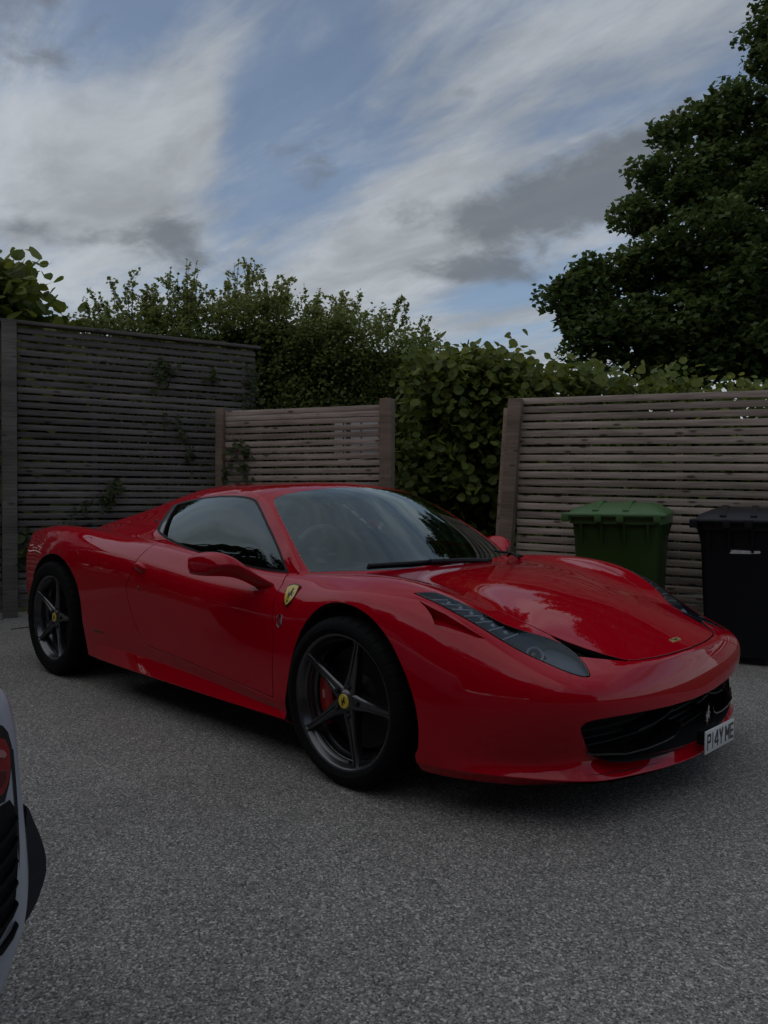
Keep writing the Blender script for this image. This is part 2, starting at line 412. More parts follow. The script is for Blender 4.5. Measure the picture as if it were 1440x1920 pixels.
M['black_plastic']=simple('black_plastic',(.008,.008,.009),.55,spec=.3,bump=.15,bscale=600)
M['black_gloss']=simple('black_gloss',(.008,.008,.009),.12,coat=.6)
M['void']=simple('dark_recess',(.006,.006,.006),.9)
M['rubber']=simple('tyre_rubber',(.0055,.0055,.0058),.8,spec=.15,bump=.1,bscale=400,var=.12,vscale=20)
M['dark_fin']=simple('dark_blue_carbon',(.010,.013,.02),.35,coat=.3)
M['rim']=simple('graphite_alloy',(.10,.10,.105),.28,metal=.9,coat=.3,var=.05)
M['rim_dark']=simple('dark_alloy',(.05,.05,.053),.42,metal=.7)
M['disc']=simple('brake_disc_metal',(.045,.045,.047),.6,metal=.6,bump=.1,bscale=300)
M['caliper']=simple('red_caliper',(.42,.012,.012),.35,coat=.5)
M['yellow']=simple('badge_yellow',(.72,.50,.02),.3,coat=.8)
M['black_print']=simple('badge_black',(.01,.01,.01),.3)
M['chrome']=simple('chrome',(.75,.75,.76),.12,metal=1)
M['trim_grey']=simple('trim_grey',(.10,.10,.105),.3,coat=.5)
M['silver']=simple('silver_reflector',(.26,.27,.31),.32,metal=.55)
M['lamp_dark']=simple('lamp_housing',(.035,.038,.050),.35)
M['lamp_line']=simple('lamp_light_guide',(.42,.44,.50),.3)
M['windscreen']=glass('windscreen_glass',(.74,.82,.82),1.6)
M['side_glass']=glass('side_glass',(.20,.23,.23),1.6,0,1.25)
M['lens']=glass('lamp_lens',(.80,.82,.86),1.45,0,.75)
M['interior']=simple('interior_leather',(.05,.052,.058),.6,bump=.3,bscale=250)
M['dash']=simple('dashboard_leather',(.12,.125,.13),.55,bump=.3,bscale=250)
M['plate_white']=simple('plate_white',(.72,.73,.72),.35)
M['red_lens']=simple('red_lens',(.30,.006,.012),.12,coat=.8)
M['gold']=simple('gold_badge',(.70,.52,.20),.3,metal=.4)
# ------------------------------------------------------------------ red sports car: body surfaces
# rows run along the car (bottom edge -> crest); keys are (x, half width, height)
XC = [-3.36,-3.15,-2.85,-2.55,-2.25,-1.95,-1.65,-1.3,-.95,-.6,-.3,0.,.25,.47,.66]
ROWS = {
0: [(-3.38,.76,.27),(-3.0,.86,.24),(-2.2,.90,.17),(-1.95,.895,.165),(-1.2,.895,.162),(-.3,.90,.163),(.1,.92,.16),(.42,.905,.152),(.58,.83,.142),(.66,.76,.136)],
1: [(-3.38,.79,.33),(-3.0,.90,.29),(-2.2,.945,.205),(-1.95,.952,.197),(-1.5,.955,.193),(-.9,.955,.193),(-.3,.948,.195),(.1,.945,.19),(.42,.93,.185),(.58,.872,.19),(.66,.83,.183)],
2: [(-3.36,.78,.40),(-3.0,.90,.35),(-2.2,.955,.30),(-1.95,.951,.285),(-1.6,.938,.282),(-1.2,.931,.268),(-.8,.930,.248),(-.4,.937,.222),(.1,.948,.24),(.42,.938,.245),(.58,.872,.235),(.66,.81,.222)],
3: [(-3.36,.80,.49),(-3.0,.91,.45),(-2.55,.965,.42),(-2.0,.962,.38),(-1.6,.945,.352),(-1.2,.942,.325),(-.8,.942,.295),(-.4,.947,.262),(.0,.957,.32),(.25,.957,.33),(.47,.926,.32),(.58,.88,.31),(.66,.835,.30)],
4: [(-3.36,.805,.61),(-3.0,.91,.60),(-2.55,.968,.59),(-2.0,.964,.57),(-1.5,.95,.55),(-.9,.944,.52),(-.4,.945,.50),(0,.962,.55),(.25,.958,.53),(.47,.928,.47),(.58,.887,.45),(.66,.845,.44)],
5: [(-3.36,.80,.73),(-3.0,.90,.76),(-2.55,.957,.785),(-2.2,.958,.765),(-1.9,.955,.745),(-1.5,.945,.715),(-.9,.93,.675),(-.4,.925,.66),(0,.935,.725),(.25,.925,.69),(.47,.888,.605),(.58,.848,.565),(.66,.81,.54)],
6: [(-3.36,.77,.81),(-3.05,.845,.865),(-2.6,.895,.892),(-2.2,.905,.862),(-1.9,.91,.83),(-1.5,.90,.795),(-1.2,.885,.775),(-.9,.875,.755),(-.4,.865,.75),(-.1,.855,.772),(.1,.85,.772),(.25,.84,.752),(.47,.81,.682),(.58,.78,.632),(.66,.75,.588)],
7: [(-3.38,.74,.86),(-3.05,.78,.91),(-2.72,.80,.932),(-2.45,.80,.925),(-2.2,.80,.905),(-1.9,.81,.885),(-1.6,.815,.875),(-1.3,.815,.845),(-1.0,.815,.81),(-.7,.81,.782),(-.45,.795,.778),(-.28,.765,.797),(-.1,.74,.809),(.05,.73,.809),(.17,.725,.797),(.3,.72,.77),(.46,.705,.715),(.57,.685,.652),(.66,.665,.60)],
8: [(-3.38,.50,.855),(-3.05,.52,.88),(-2.5,.56,.88),(-2.2,.58,.88),(-1.9,.62,.88),(-1.5,.62,.86),(-.9,.62,.80),(-.45,.63,.768),(-.25,.61,.775),(0,.585,.775),(.2,.56,.755),(.4,.535,.708),(.55,.51,.66),(.66,.495,.624)],
9: [(-3.38,.25,.86),(-3.05,.26,.88),(-2.5,.28,.87),(-1.9,.31,.86),(-.9,.31,.80),(-.45,.33,.775),(-.2,.32,.782),(0,.31,.781),(.2,.295,.761),(.4,.275,.721),(.55,.265,.682),(.66,.26,.65)],
10:[(-3.38,0,.86),(-3.05,0,.88),(-2.5,0,.87),(-1.9,0,.86),(-.9,0,.80),(-.45,0,.775),(-.2,0,.786),(0,0,.786),(.2,0,.767),(.4,0,.729),(.55,0,.692),(.66,0,.662)],
}
# corner column then the nose columns, rows 0..7 (top row continues as the bonnet's front edge)
CORNER=[(.735,.675,.132),(.88,.688,.182),(.845,.675,.24),(.85,.72,.31),(.878,.745,.42),(.878,.728,.492),(.853,.675,.522),(.825,.60,.547)]
NOSE=[
 [(.85,.50,.125),(.94,.50,.164),(.885,.48,.22),(.93,.50,.30),(.97,.50,.395),(.965,.49,.465),(.93,.465,.522),(.88,.43,.552)],
 [(.935,.25,.118),(.99,.25,.15),(.96,.25,.205),(.998,.25,.30),(1.007,.25,.385),(.993,.25,.463),(.962,.24,.521),(.92,.225,.549)],
 [(.968,0,.115),(1.018,0,.147),(.995,0,.205),(1.022,0,.30),(1.017,0,.385),(1.001,0,.463),(.972,0,.522),(.935,0,.551)],
]
def build_body(levels=4):
    cols=len(XC)+1
    V=[];idx={}
    def add(key,p):
        if key not in idx: idx[key]=len(V); V.append(p)
        return idx[key]
    for r,k in ROWS.items():
        k=np.array(k); fw,fz=pchip(k[:,0],k[:,1]),pchip(k[:,0],k[:,2])
        for c,x in enumerate(XC): add((r,c),(x,float(fw(x)),float(fz(x))))
    C=cols-1
    for r in range(8): add((r,C),CORNER[r])
    for n,colv in enumerate(NOSE):
        for r in range(8): add((r,C+1+n),colv[r])
    for r,n in ((8,0),(9,1),(10,2)): idx[(r,C)]=idx[(7,C+1+n)]
    # tail
    for n,(dx,s) in enumerate(((-.07,.66),(-.11,.33),(-.12,0))):
        for r in range(8):
            x,w,z=V[idx[(r,0)]]
            if r==7: idx[(7,-1-n)]=idx[(8+n,0)]; p=V[idx[(8+n,0)]]; V[idx[(8+n,0)]]=(x+dx,p[1],p[2])
            else: add((r,-1-n),(x+dx,w*s,z))
    F=[]
    seq=[-3,-2,-1]+list(range(cols))+[C+1,C+2,C+3]
    for r in range(7):
        for a,b in zip(seq[:-1],seq[1:]): F.append((idx[(r,a)],idx[(r,b)],idx[(r+1,b)],idx[(r+1,a)]))
    for r in range(7,10):
        for c in range(cols-1): F.append((idx[(r,c)],idx[(r,c+1)],idx[(r+1,c+1)],idx[(r+1,c)]))
    # mirror
    n=len(V); mir={}
    V2=[(x,-w,z) for x,w,z in V]
    for i,(x,w,z) in enumerate(V):
        if abs(w)<1e-9: mir[i]=i
        else: mir[i]=len(V2); V2.append((x,w,z))
    F2=[tuple(f) for f in F]+[tuple(mir[i] for i in reversed(f)) for f in F]
    cr={}
    def crease(r,c0,c1,v):
        for a,b in zip(seq[:-1],seq[1:]):
            if c0<=seq.index(a) and seq.index(b)<=c1:
                for g in (lambda i:i, lambda i:mir[i]):
                    i,j=g(idx[(r,a)]),g(idx[(r,b)]); cr[(min(i,j),max(i,j))]=v
    L=len(seq)-1
    crease(1,3,L,2.5); crease(2,5,13,1.2); crease(3,5,13,1.6)
    V2=np.array(V2); cage=fit_cage(V2,F2,cr,2,.8)
    return subsurf(cage,F2,cr,levels)
BP,BT,BN,BQ=build_body()
# ---- greenhouse (glass house + roof + buttresses)
# sections: (base h0, belt h1, mid h2, cant rail h3, h4, centre h5) each (x,w,z)
GH=[
 [(-.30,.80,.70),(-.30,.79,.72),(-.30,.785,.735),(-.30,.77,.745),(-.20,.42,.73),(-.12,0,.73)],
 [(-.42,.805,.72),(-.42,.80,.765),(-.42,.79,.78),(-.42,.772,.792),(-.33,.42,.787),(-.27,0,.787)],
 [(-.58,.81,.74),(-.58,.805,.785),(-.58,.775,.845),(-.58,.73,.908),(-.50,.42,.915),(-.45,0,.917)],
 [(-.75,.81,.75),(-.75,.80,.795),(-.75,.755,.905),(-.75,.677,1.015),(-.69,.40,1.042),(-.65,0,1.055)],
 [(-.93,.81,.76),(-.93,.80,.81),(-.93,.72,.97),(-.93,.616,1.108),(-.89,.38,1.156),(-.87,0,1.18)],
 [(-1.15,.81,.77),(-1.15,.80,.83),(-1.15,.71,1.0),(-1.15,.595,1.148),(-1.15,.38,1.182),(-1.15,0,1.203)],
 [(-1.4,.815,.79),(-1.4,.80,.862),(-1.4,.705,1.01),(-1.4,.592,1.138),(-1.4,.38,1.18),(-1.4,0,1.203)],
 [(-1.65,.82,.80),(-1.65,.80,.90),(-1.65,.70,1.01),(-1.65,.585,1.11),(-1.65,.40,1.178),(-1.65,0,1.175)],
 [(-1.95,.82,.80),(-1.95,.785,.885),(-1.95,.68,.97),(-1.95,.575,1.05),(-1.95,.44,1.10),(-1.95,0,1.03)],
 [(-2.3,.80,.80),(-2.3,.75,.88),(-2.3,.66,.93),(-2.3,.565,.985),(-2.3,.46,1.014),(-2.3,0,.93)],
 [(-2.7,.74,.80),(-2.7,.70,.86),(-2.7,.62,.89),(-2.7,.55,.925),(-2.7,.46,.94),(-2.7,0,.885)],
 [(-3.1,.70,.78),(-3.1,.66,.82),(-3.1,.58,.84),(-3.1,.52,.85),(-3.1,.44,.855),(-3.1,0,.84)],
]
def build_green(levels=4):
    V=[];idx={}
    for c,s in enumerate(GH):
        for r,(x,w,z) in enumerate(s):
            idx[(r,c,1)]=len(V); V.append((x,-w,z))
            if w<1e-9: idx[(r,c,-1)]=idx[(r,c,1)]
            else: idx[(r,c,-1)]=len(V); V.append((x,w,z))
    F=[]
    for r in range(5):
        for c in range(len(GH)-1):
            f=[(r,c),(r+1,c),(r+1,c+1),(r,c+1)]
            F.append(tuple(idx[(a,b,1)] for a,b in f)); F.append(tuple(idx[(a,b,-1)] for a,b in reversed(f)))
    cr={}
    for c in range(1,5):
        for s in (1,-1):
            i,j=idx[(3,c,s)],idx[(3,c+1,s)]; cr[(min(i,j),max(i,j))]=1.0
    cage=fit_cage(V,F,cr,2,.8)
    P,T,N,Q=subsurf(cage,F,cr,levels)
    if N[np.argmax(P[:,2])][2]<0: N=-N; T=T[:,::-1]
    return P,T,N,Q
GP,GT,GN,GQ=build_green()
# ------------------------------------------------------------------ red sports car: cut the surfaces into panels
if BN[np.argmax(BP[:,2])][2]<0: BN=-BN; BT=BT[:,::-1]
CAR=empty('red_sports_car',(-1.3,0,0),'glossy red two seat sports car with dark five spoke wheels parked before the fence','sports car')
def part(name,P,N,T,mat,parent=None,label=None):
    par=parent if parent is not None else CAR
    org=np.zeros(3)
    p=par
    while p is not None: org=org+np.array(p.location); p=p.parent
    c=(P.min(0)+P.max(0))/2
    o=mesh_np(name,P-c,T,mat,par,N); o.location=Vector(c-org)
    if label: o['label']=label
    return o
GAP=.0024
def cut(mesh,fn,gap=GAP,ref=2,width=.03):
    """split mesh into (inside, outside) of fn>0, leaving a shut line of 2*gap"""
    P,N,T=mesh
    for k in range(ref):
        P,N,T=refine(P,N,T,fn(P),width/(1+k))
    f=fn(P)
    return clip(P,N,T,f-gap), clip(P,N,T,-f-gap)
W=lambda P: np.abs(P[:,1])
# --- outlines measured on the car (x forward, |w| half width, z up)
ARCH_F=[(-.338,.10),(-.338,.25),(-.324,.328),(-.296,.443),(-.248,.559),(-.174,.653),(-.09,.701),(.022,.712),(.144,.682),(.245,.616),(.313,.536),(.363,.449),(.391,.351),(.392,.25),(.375,.20),(.40,.10)]
ARCH_R=[(-3.10,.05),(-3.095,.30),(-3.08,.46),(-3.0,.604),(-2.829,.706),(-2.65,.758),(-2.49,.756),(-2.353,.708),(-2.244,.62),(-2.19,.514),(-2.160,.36),(-2.128,.209),(-2.10,.05)]
ARCH_F=smooth_poly(ARCH_F,5,False); ARCH_R=smooth_poly(ARCH_R,5,False)
HOOD_R=[(-.40,.645),(-.2,.665),(0,.668),(.15,.662),(.26,.65),(.35,.63),(.404,.602),(.495,.560),(.593,.535),(.653,.523),(.718,.505),(.785,.478),(.849,.444),(.885,.418),(.903,.400),(.922,.346),(.940,.25),(.951,.16),(.958,.03),(.958,-.3)]
HOOD=[(-.40,-.3)]+HOOD_R
VENT=[(.655,.5225),(.718,.5045),(.785,.4775),(.849,.4435),(.885,.4175),(.903,.3995),(.910,.404),(.879,.450),(.829,.512),(.790,.559),(.764,.55),(.73,.532),(.69,.532)]
LAMP=smooth_poly([(.257,.815),(.285,.781),(.313,.748)],1,False).tolist()+smooth_poly([(.35,.738),(.417,.716),(.481,.690),(.542,.660),(.571,.636),(.626,.582),(.672,.548),(.73,.534),(.786,.549),(.836,.579),(.868,.609),(.876,.625),(.87,.643),(.854,.659),(.814,.679),(.744,.700),(.675,.725),(.612,.745),(.528,.771),(.429,.797),(.316,.812)],4,False).tolist()
POCKET=[(.30,.741),(.341,.722),(.376,.70),(.401,.677),(.412,.662),(.44,.651),(.476,.642),(.524,.634),(.566,.629),(.489,.668),(.416,.701)]
DOOR=[(-.47,1.1),(-.479,.83),(-.468,.775),(-.443,.743),(-.445,.70),(-.443,.656),(-.424,.513),(-.419,.35),(-.416,.27)]+[(-.8,.297),(-1.2,.327),(-1.48,.345)]+[(-1.55,.40),(-1.62,.50),(-1.66,.59),(-1.668,.635),(-1.640,.685),(-1.621,.712),(-1.615,.751),(-1.605,.79),(-1.59,.825),(-1.578,.853),(-1.58,.90),(-1.60,1.1)]
FUEL=smooth_poly([(-2.217,.876),(-2.268,.868),(-2.284,.84),(-2.27,.80),(-2.228,.778),(-2.172,.788),(-2.147,.825),(-2.17,.86)],4)
MOUTH=[(-.5,.375),(0,.374),(.1,.374),(.3,.380),(.459,.388),(.589,.392),(.66,.391),(.69,.384),(.700,.366),(.69,.345),(.665,.312),(.632,.276),(.592,.243),(.558,.226),(.462,.211),(.358,.200),(.249,.195),(.12,.191),(0,.190),(-.5,.19)]
WASHER=smooth_poly([(.745,.560),(.752,.535),(.757,.515),(.775,.504),(.818,.493),(.845,.505),(.835,.53),(.80,.552)],3)
DLO=[(-1.688,.940),(-1.655,.927),(-1.617,.913),(-1.527,.888),(-1.427,.867),(-1.321,.847),(-1.22,.832),(-.982,.803),(-.767,.786),(-.624,.781),(-.488,.781),(-.609,.879),(-.70,.943),(-.80,1.007),(-.89,1.062),(-.945,1.095),(-.975,1.107),(-1.011,1.115),(-1.08,1.122),(-1.159,1.125),(-1.28,1.124),(-1.401,1.117),(-1.52,1.106),(-1.649,1.090),(-1.765,1.068),(-1.74,1.02)]
WS=[(-.27,-.3),(-.27,0),(-.281,.267),(-.327,.471),(-.364,.604),(-.406,.752),(-.507,.728),(-.634,.687),(-.786,.630),(-.87,.590),(-.893,.56),(-.898,.51),(-.888,.40),(-.878,.314),(-.868,.15),(-.865,0),(-.865,-.3)]
GATE=lambda f,*g: np.minimum.reduce([f,*g])
f_arch=lambda P: np.maximum(GATE(sdf_poly(P[:,0],P[:,2],ARCH_F),W(P)-.5),GATE(sdf_poly(P[:,0],P[:,2],ARCH_R),W(P)-.5))
CABIN=[(-.30,-.3),(-.30,0),(-.36,.45),(-.45,.735),(-1.0,.75),(-1.6,.72),(-1.7,.5),(-1.7,-.3)]
f_cabin=lambda P: GATE(sdf_poly(P[:,0],W(P),CABIN),P[:,2]-.6)
f_mouth=lambda P: GATE(sdf_poly(W(P),P[:,2],MOUTH),P[:,0]-.8)
f_lamp=lambda P: GATE(sdf_poly(P[:,0],W(P),LAMP),P[:,2]-.42)
f_vent=lambda P: GATE(sdf_poly(P[:,0],W(P),VENT),P[:,2]-.42)
f_hood=lambda P: GATE(sdf_poly(P[:,0],W(P),HOOD),P[:,2]-.42)
f_pocket=lambda P: GATE(sdf_poly(P[:,0],P[:,2],POCKET),W(P)-.55)
f_door=lambda P: GATE(sdf_poly(P[:,0],P[:,2],DOOR),W(P)-.6)
f_fuel=lambda P: GATE(sdf_poly(P[:,0],P[:,2],FUEL),-P[:,1]-.5)
f_wash=lambda P: GATE(sdf_poly(P[:,0],P[:,2],WASHER),W(P)-.5)
gz=pchip([.3,.60,.714,.738,.748,.757,.765,.80],[.075,.08,.083,.114,.163,.25,.30,.31])
f_bump=lambda P: np.where(P[:,2]<.3,P[:,0]-.03,P[:,0]-gz(np.clip(P[:,2],.3,.8)))
zs=pchip([-2.2,-1.9,-1.6,-1.2,-.8,-.42,-.3],[.25,.30,.352,.327,.297,.268,.25])
f_skirt=lambda P: GATE(zs(np.clip(P[:,0],-2.2,-.3))-P[:,2],P[:,0]+2.16,-.30-P[:,0],W(P)-.5)
half=lambda P,N,T: compact(P,N,T[(P[T][:,:,1].max(1)<=1e-6)])
body=half(BP,BN,BT)
_,body=cut(body,f_arch,.0005)
_,body=cut(body,f_cabin,.0005,1)
_,body=cut(body,f_mouth,.0005)
lamp,body=cut(body,f_lamp,.003,3,.03)
_,body=cut(body,f_vent,.0005)
bonnet,body=cut(body,f_hood,.0042)
pocket,body=cut(body,f_pocket,.0002)
door,body=cut(body,f_door,.0036)
wash,body=cut(body,f_wash,.0009,3)
bumper,body=cut(body,f_bump,.0016)
skirt,body=cut(body,f_skirt,.0004)
fender,rear=cut(body,lambda P:P[:,0]+1.0,.0002,0)
def side(mesh,s):          # s=+1 : right side (y<0), the half that is cut; s=-1 its mirror image
    return mesh if s==1 else mirrored(mesh)
def add_part(name,mesh,mat,depth=.014,label=None,parent=None,split=False,both=False,skip=None):
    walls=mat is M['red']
    res=[]
    for s in ((1,-1) if split else (0,)):
        m=side(mesh,s) if s else (mirror_merge(mesh) if not both else mesh)
        if len(m[2])==0: continue
        P,N,T=flange(*m,depth=depth,skip=skip)
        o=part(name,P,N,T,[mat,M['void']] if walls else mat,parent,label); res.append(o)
        if walls:                                        # return faces coloured near-black: the shade inside a shut line as colour
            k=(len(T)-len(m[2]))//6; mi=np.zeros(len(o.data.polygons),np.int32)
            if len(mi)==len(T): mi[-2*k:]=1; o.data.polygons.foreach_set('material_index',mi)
    return res
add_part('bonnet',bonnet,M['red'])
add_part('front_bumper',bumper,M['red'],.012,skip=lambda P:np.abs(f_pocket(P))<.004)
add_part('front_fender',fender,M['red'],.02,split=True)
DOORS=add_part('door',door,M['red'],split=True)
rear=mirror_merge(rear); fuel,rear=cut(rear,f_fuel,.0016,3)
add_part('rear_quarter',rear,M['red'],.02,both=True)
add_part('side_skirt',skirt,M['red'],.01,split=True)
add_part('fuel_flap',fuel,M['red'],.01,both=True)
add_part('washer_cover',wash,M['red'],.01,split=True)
# headlamp glass follows the body surface
LAMPS=add_part('headlamp',lamp,M['lens'],.004,split=True)
# triangular air outlet beside each headlamp: floor sinks towards its rear edge, walls join it to the skin
def sunk(mesh,depth_fn):
    P,N,T=mesh; E=boundary_edges(T); d=depth_fn(P)
    Q=P-N*d[:,None]; n=len(P); vs=np.unique(E); m=np.full(n,-1); m[vs]=np.arange(len(vs))
    P2=np.concatenate([Q,P[vs],Q[vs]])
    wn=np.cross(P[E[:,1]]-P[E[:,0]],N[E[:,0]]); acc=np.zeros_like(P)
    for i in (0,1): np.add.at(acc,E[:,i],-wn)
    acc/=np.linalg.norm(acc,axis=1,keepdims=True)+1e-12
    N2=np.concatenate([N,acc[vs],acc[vs]])
    a,b=m[E[:,0]]+n,m[E[:,1]]+n; k=len(vs)
    return P2,N2,np.concatenate([T,np.stack([a,b,b+k],1),np.stack([a,b+k,a+k],1)])
for s in (1,-1):
    P,N,T=sunk(side(pocket,s),lambda P: .004+.060*np.clip((.566-P[:,0])/.25,0,1))
    part('air_outlet',P,N,T,M['red'])
# --- greenhouse
green=half(GP,GN,GT)
f_ws=lambda P: GATE(sdf_poly(P[:,0],W(P),WS),P[:,2]-.70)
f_dlo=lambda P: GATE(sdf_poly(P[:,0],P[:,2],DLO),W(P)-.5)
ws,green=cut(green,f_ws,.0015,3)
dlo,green=cut(green,f_dlo,.0005,3)
seal,win=cut(dlo,lambda P:.011-f_dlo(P),0,2,.02)
quarter_line=lambda P: (P[:,0]+1.553)*(.181)+(P[:,2]-.909)*.132       # >0 in front of the door glass edge
glass_m,quart=cut(win,quarter_line,.004,2)
roofp,green=cut(green,lambda P:GATE(-.955-P[:,0],P[:,0]+1.468,P[:,2]-1.0),.0018,2)
frame,green=cut(green,lambda P:P[:,0]+1.2,.0002,0)
f_sail=lambda P: P[:,2]-(.948+.0*P[:,0])
tonneau,haunch=cut(green,f_sail,.0016,2)
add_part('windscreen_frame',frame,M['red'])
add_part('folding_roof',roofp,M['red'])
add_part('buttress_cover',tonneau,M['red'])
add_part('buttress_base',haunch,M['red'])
add_part('window_seal',seal,M['black_plastic'],.01,split=True)
add_part('side_window',glass_m,M['side_glass'],.004,split=True)
add_part('quarter_trim',quart,M['black_plastic'],.01,split=True)
WSO=add_part('windscreen',ws,M['windscreen'],.004)[0]
# black printed border on the inside of the windscreen
bw=lambda P: .030+.045*np.clip((W(P)-.35)/.4,0,1)*np.clip((-.42-P[:,0]+.35)/.35,0,1)
frit,_=cut(ws,lambda P: np.where(True,.040+.03*np.clip((W(P)-.3)/.4,0,1)*np.clip((.93-P[:,2])/.15,0,1),0)-f_ws(P),0,2,.05)
frit=mirror_merge(frit)
part('windscreen_border',frit[0]-frit[1]*.004,frit[1],frit[2],M['black_gloss'],WSO)
# satin bar in the quarter trim
for s in (1,-1):
    P,N,T=side(quart,s)
    bar,_=cut((P,N,T),lambda P: .017-np.abs(quarter_line(P)/.224+.030),0,2,.03)
    part('trim_bar',bar[0]+bar[1]*.004,bar[1],bar[2],M['trim_grey'])
hl=clip(*roofp,np.ones(len(roofp[0]))); hl2=clip(*frame,frame[0][:,2]-1.02)
for nm,mm0 in (('headliner',hl),('headliner',hl2)):
    P,N,T=mirror_merge(mm0); part(nm,P-N*.03,-N,T[:,::-1],M['interior'])
# --- near-black inner shell, added so the shut lines read as deep shade
ip,in_,it=half(BP,BN,BT); ip=ip-in_*.022
for fn in (lambda P:f_arch(P)+.02,lambda P:f_cabin(P)+.03,lambda P:f_mouth(P)+.02,lambda P:f_lamp(P)+.02,lambda P:f_vent(P)+.01,lambda P:f_pocket(P)+.03):
    ip,in_,it=clip(ip,in_,it,-fn(ip))
part('inner_shell',*mirror_merge((ip,in_,it)),M['void'])
# ------------------------------------------------------------------ red sports car: wheels
HORSE=[(-.05,-.95),(.10,-.95),(.02,-.80),(.10,-.55),(.02,-.38),(.18,-.30),(.34,-.12),(.52,-.20),(.58,-.42),(.70,-.42),(.66,-.08),(.42,.06),(.40,.20),(.62,.16),(.78,-.02),(.86,.06),(.68,.28),(.42,.34),(.40,.52),(.56,.62),(.60,.72),(.50,.78),(.36,.86),(.30,.98),(.24,.86),(.10,.74),(.00,.50),(-.12,.28),(-.28,.10),(-.42,-.02),(-.52,.10),(-.50,.34),(-.62,.52),(-.58,.26),(-.66,.06),(-.56,-.12),(-.46,-.26),(-.52,-.46),(-.42,-.62),(-.50,-.82),(-.62,-.90),(-.40,-.92),(-.34,-.78),(-.28,-.56),(-.34,-.42),(-.18,-.34),(-.10,-.52),(-.04,-.72)]
def horse(name,mat,parent,fn,h0,h1,sx,sz):
    return MB().prism([(u*sx,v*sz) for u,v in HORSE],fn,h0,h1).build(name,mat,parent,angle=0)
def make_wheel(center,rad,hw,base_deg,cal_deg,face):
    """built for the right side: outward is -Y; h = distance outward of the wheel's centre plane"""
    cx,cyw,cz=center
    rot=lambda r,a,h: Vector((cx+r*math.cos(a),cyw-h,cz+r*math.sin(a)))
    wh=MB()
    rim_prof=[(.2665,hw-.012),(.2665,hw-.006),(.263,hw-.002),(.256,hw-.003),(.250,hw-.010),(.246,hw-.030),(.236,hw-.042),(.234,hw-.075),(.226,hw-.085),(.224,hw-.13),(.229,-hw+.02),(.258,-hw+.01),(.2665,-hw+.012)]
    wh.lathe(rim_prof,96,rot)
    w_=wh.build('wheel',M['rim_dark'],CAR,origin=center,fixn=True)
    # tyre: tread blocks on the shoulder, grooves round the tread
    t=MB(); n=360; rs=rad
    prof=[(.259,hw-.016),(.262,hw+.000),(.275,hw+.010),(rad-.045,hw+.013),(rad-.030,hw+.011),(rad-.016,hw+.003),(rad-.008,hw-.008),(rad-.002,hw-.024),(rad,hw-.040),(rad,hw-.052),(rad-.008,hw-.053),(rad-.008,hw-.062),(rad,hw-.063),(rad,.016),(rad-.008,.015),(rad-.008,.005),(rad,.004),(rad,-hw+.03),(rad-.012,-hw),(rad-.04,-hw-.01),(.262,-hw)]
    def tf(r,a,h):
        k=int(round(a/(2*math.pi)*n))
        if r>rad-.0165 and h>hw-.05 and k%9==0: r-=.004
        return rot(r,a,h)
    t.lathe(prof,n,tf); t.build('tyre',M['rubber'],w_,angle=28)
    lp=MB(); lp.lathe([(.2672,hw-.006),(.2668,hw-.001),(.2635,hw+.0005),(.2565,hw-.0015),(.250,hw-.008),(.2462,hw-.028),(.240,hw-.036)],120,rot); lp.build('rim_lip',M['rim'],w_,angle=40)
    lp=MB(); lp.lathe([(.236,hw-.050),(.2335,hw-.052),(.2325,hw-.070),(.2245,hw-.080)],120,rot); lp.build('rim_step',M['rim'],w_,angle=40)
    # spokes
    for k in range(5):
        a0=R(base_deg+72*k); s=MB(); rings=[]
        for r,wd,h,dp in ((.030,.032,face-.004,.045),(.055,.031,face-.002,.045),(.085,.0255,face,.042),(.12,.021,face+.002,.038),(.16,.0175,face+.006,.034),(.20,.0148,face+.011,.03),(.235,.0134,hw-.012,.026),(.249,.0160,hw-.006,.02),(.257,.026,hw-.004,.012)):
            sec=[(-wd*1.12,h-dp),(-wd,h-.006),(-wd*.78,h),(-wd*.34,h-.001),(-wd*.22,h-.006),(wd*.22,h-.006),(wd*.34,h-.001),(wd*.78,h),(wd,h-.006),(wd*1.12,h-dp)]
            ring=[]
            for u,hh in sec:
                x,z=r*math.cos(a0)-u*math.sin(a0),r*math.sin(a0)+u*math.cos(a0); ring.append(Vector((cx+x,cyw-hh,cz+z)))
            rings.append(ring)
        s.loft(rings); s.build('spoke',M['rim'],w_,angle=25)
        b=MB(); br=.058; bx,bz=br*math.cos(a0),br*math.sin(a0)
        rb=lambda r,a,h,bx=bx,bz=bz: Vector((cx+bx+r*math.cos(a),cyw-h,cz+bz+r*math.sin(a)))
        b.lathe([(.0001,face+.004),(.0075,face+.004),(.009,face+.001),(.0105,face+.001),(.0115,face-.002),(.0115,face-.02)],12,rb); b.build('wheel_bolt',M['chrome'] if False else M['rim_dark'],w_)
    hub=MB(); hub.lathe([(.0001,face+.006),(.030,face+.006),(.033,face+.004),(.040,face-.001),(.046,face-.006),(.05,face-.03),(.05,face-.09)],40,rot); hub.build('wheel_hub',M['rim'],w_)
    cap=MB(); cap.lathe([(.0001,face+.0095),(.026,face+.009),(.0285,face+.0065),(.0285,face+.004)],40,rot); cap.build('hub_cap',M['yellow'],w_)
    horse('horse_emblem',M['black_print'],w_,lambda u,v,h: Vector((cx+u,cyw-h,cz+v)),face+.0085,face+.0103,.016,.0195)
    d=MB(); d.lathe([(.07,-.005),(.199,-.005),(.199,-.041),(.07,-.041)],72,rot,close=True)
    d.lathe([(.0001,.02),(.05,.02),(.075,.005),(.09,-.004)],36,rot); d.build('brake_disc',M['disc'],w_)
    c=MB(); ca=R(cal_deg)
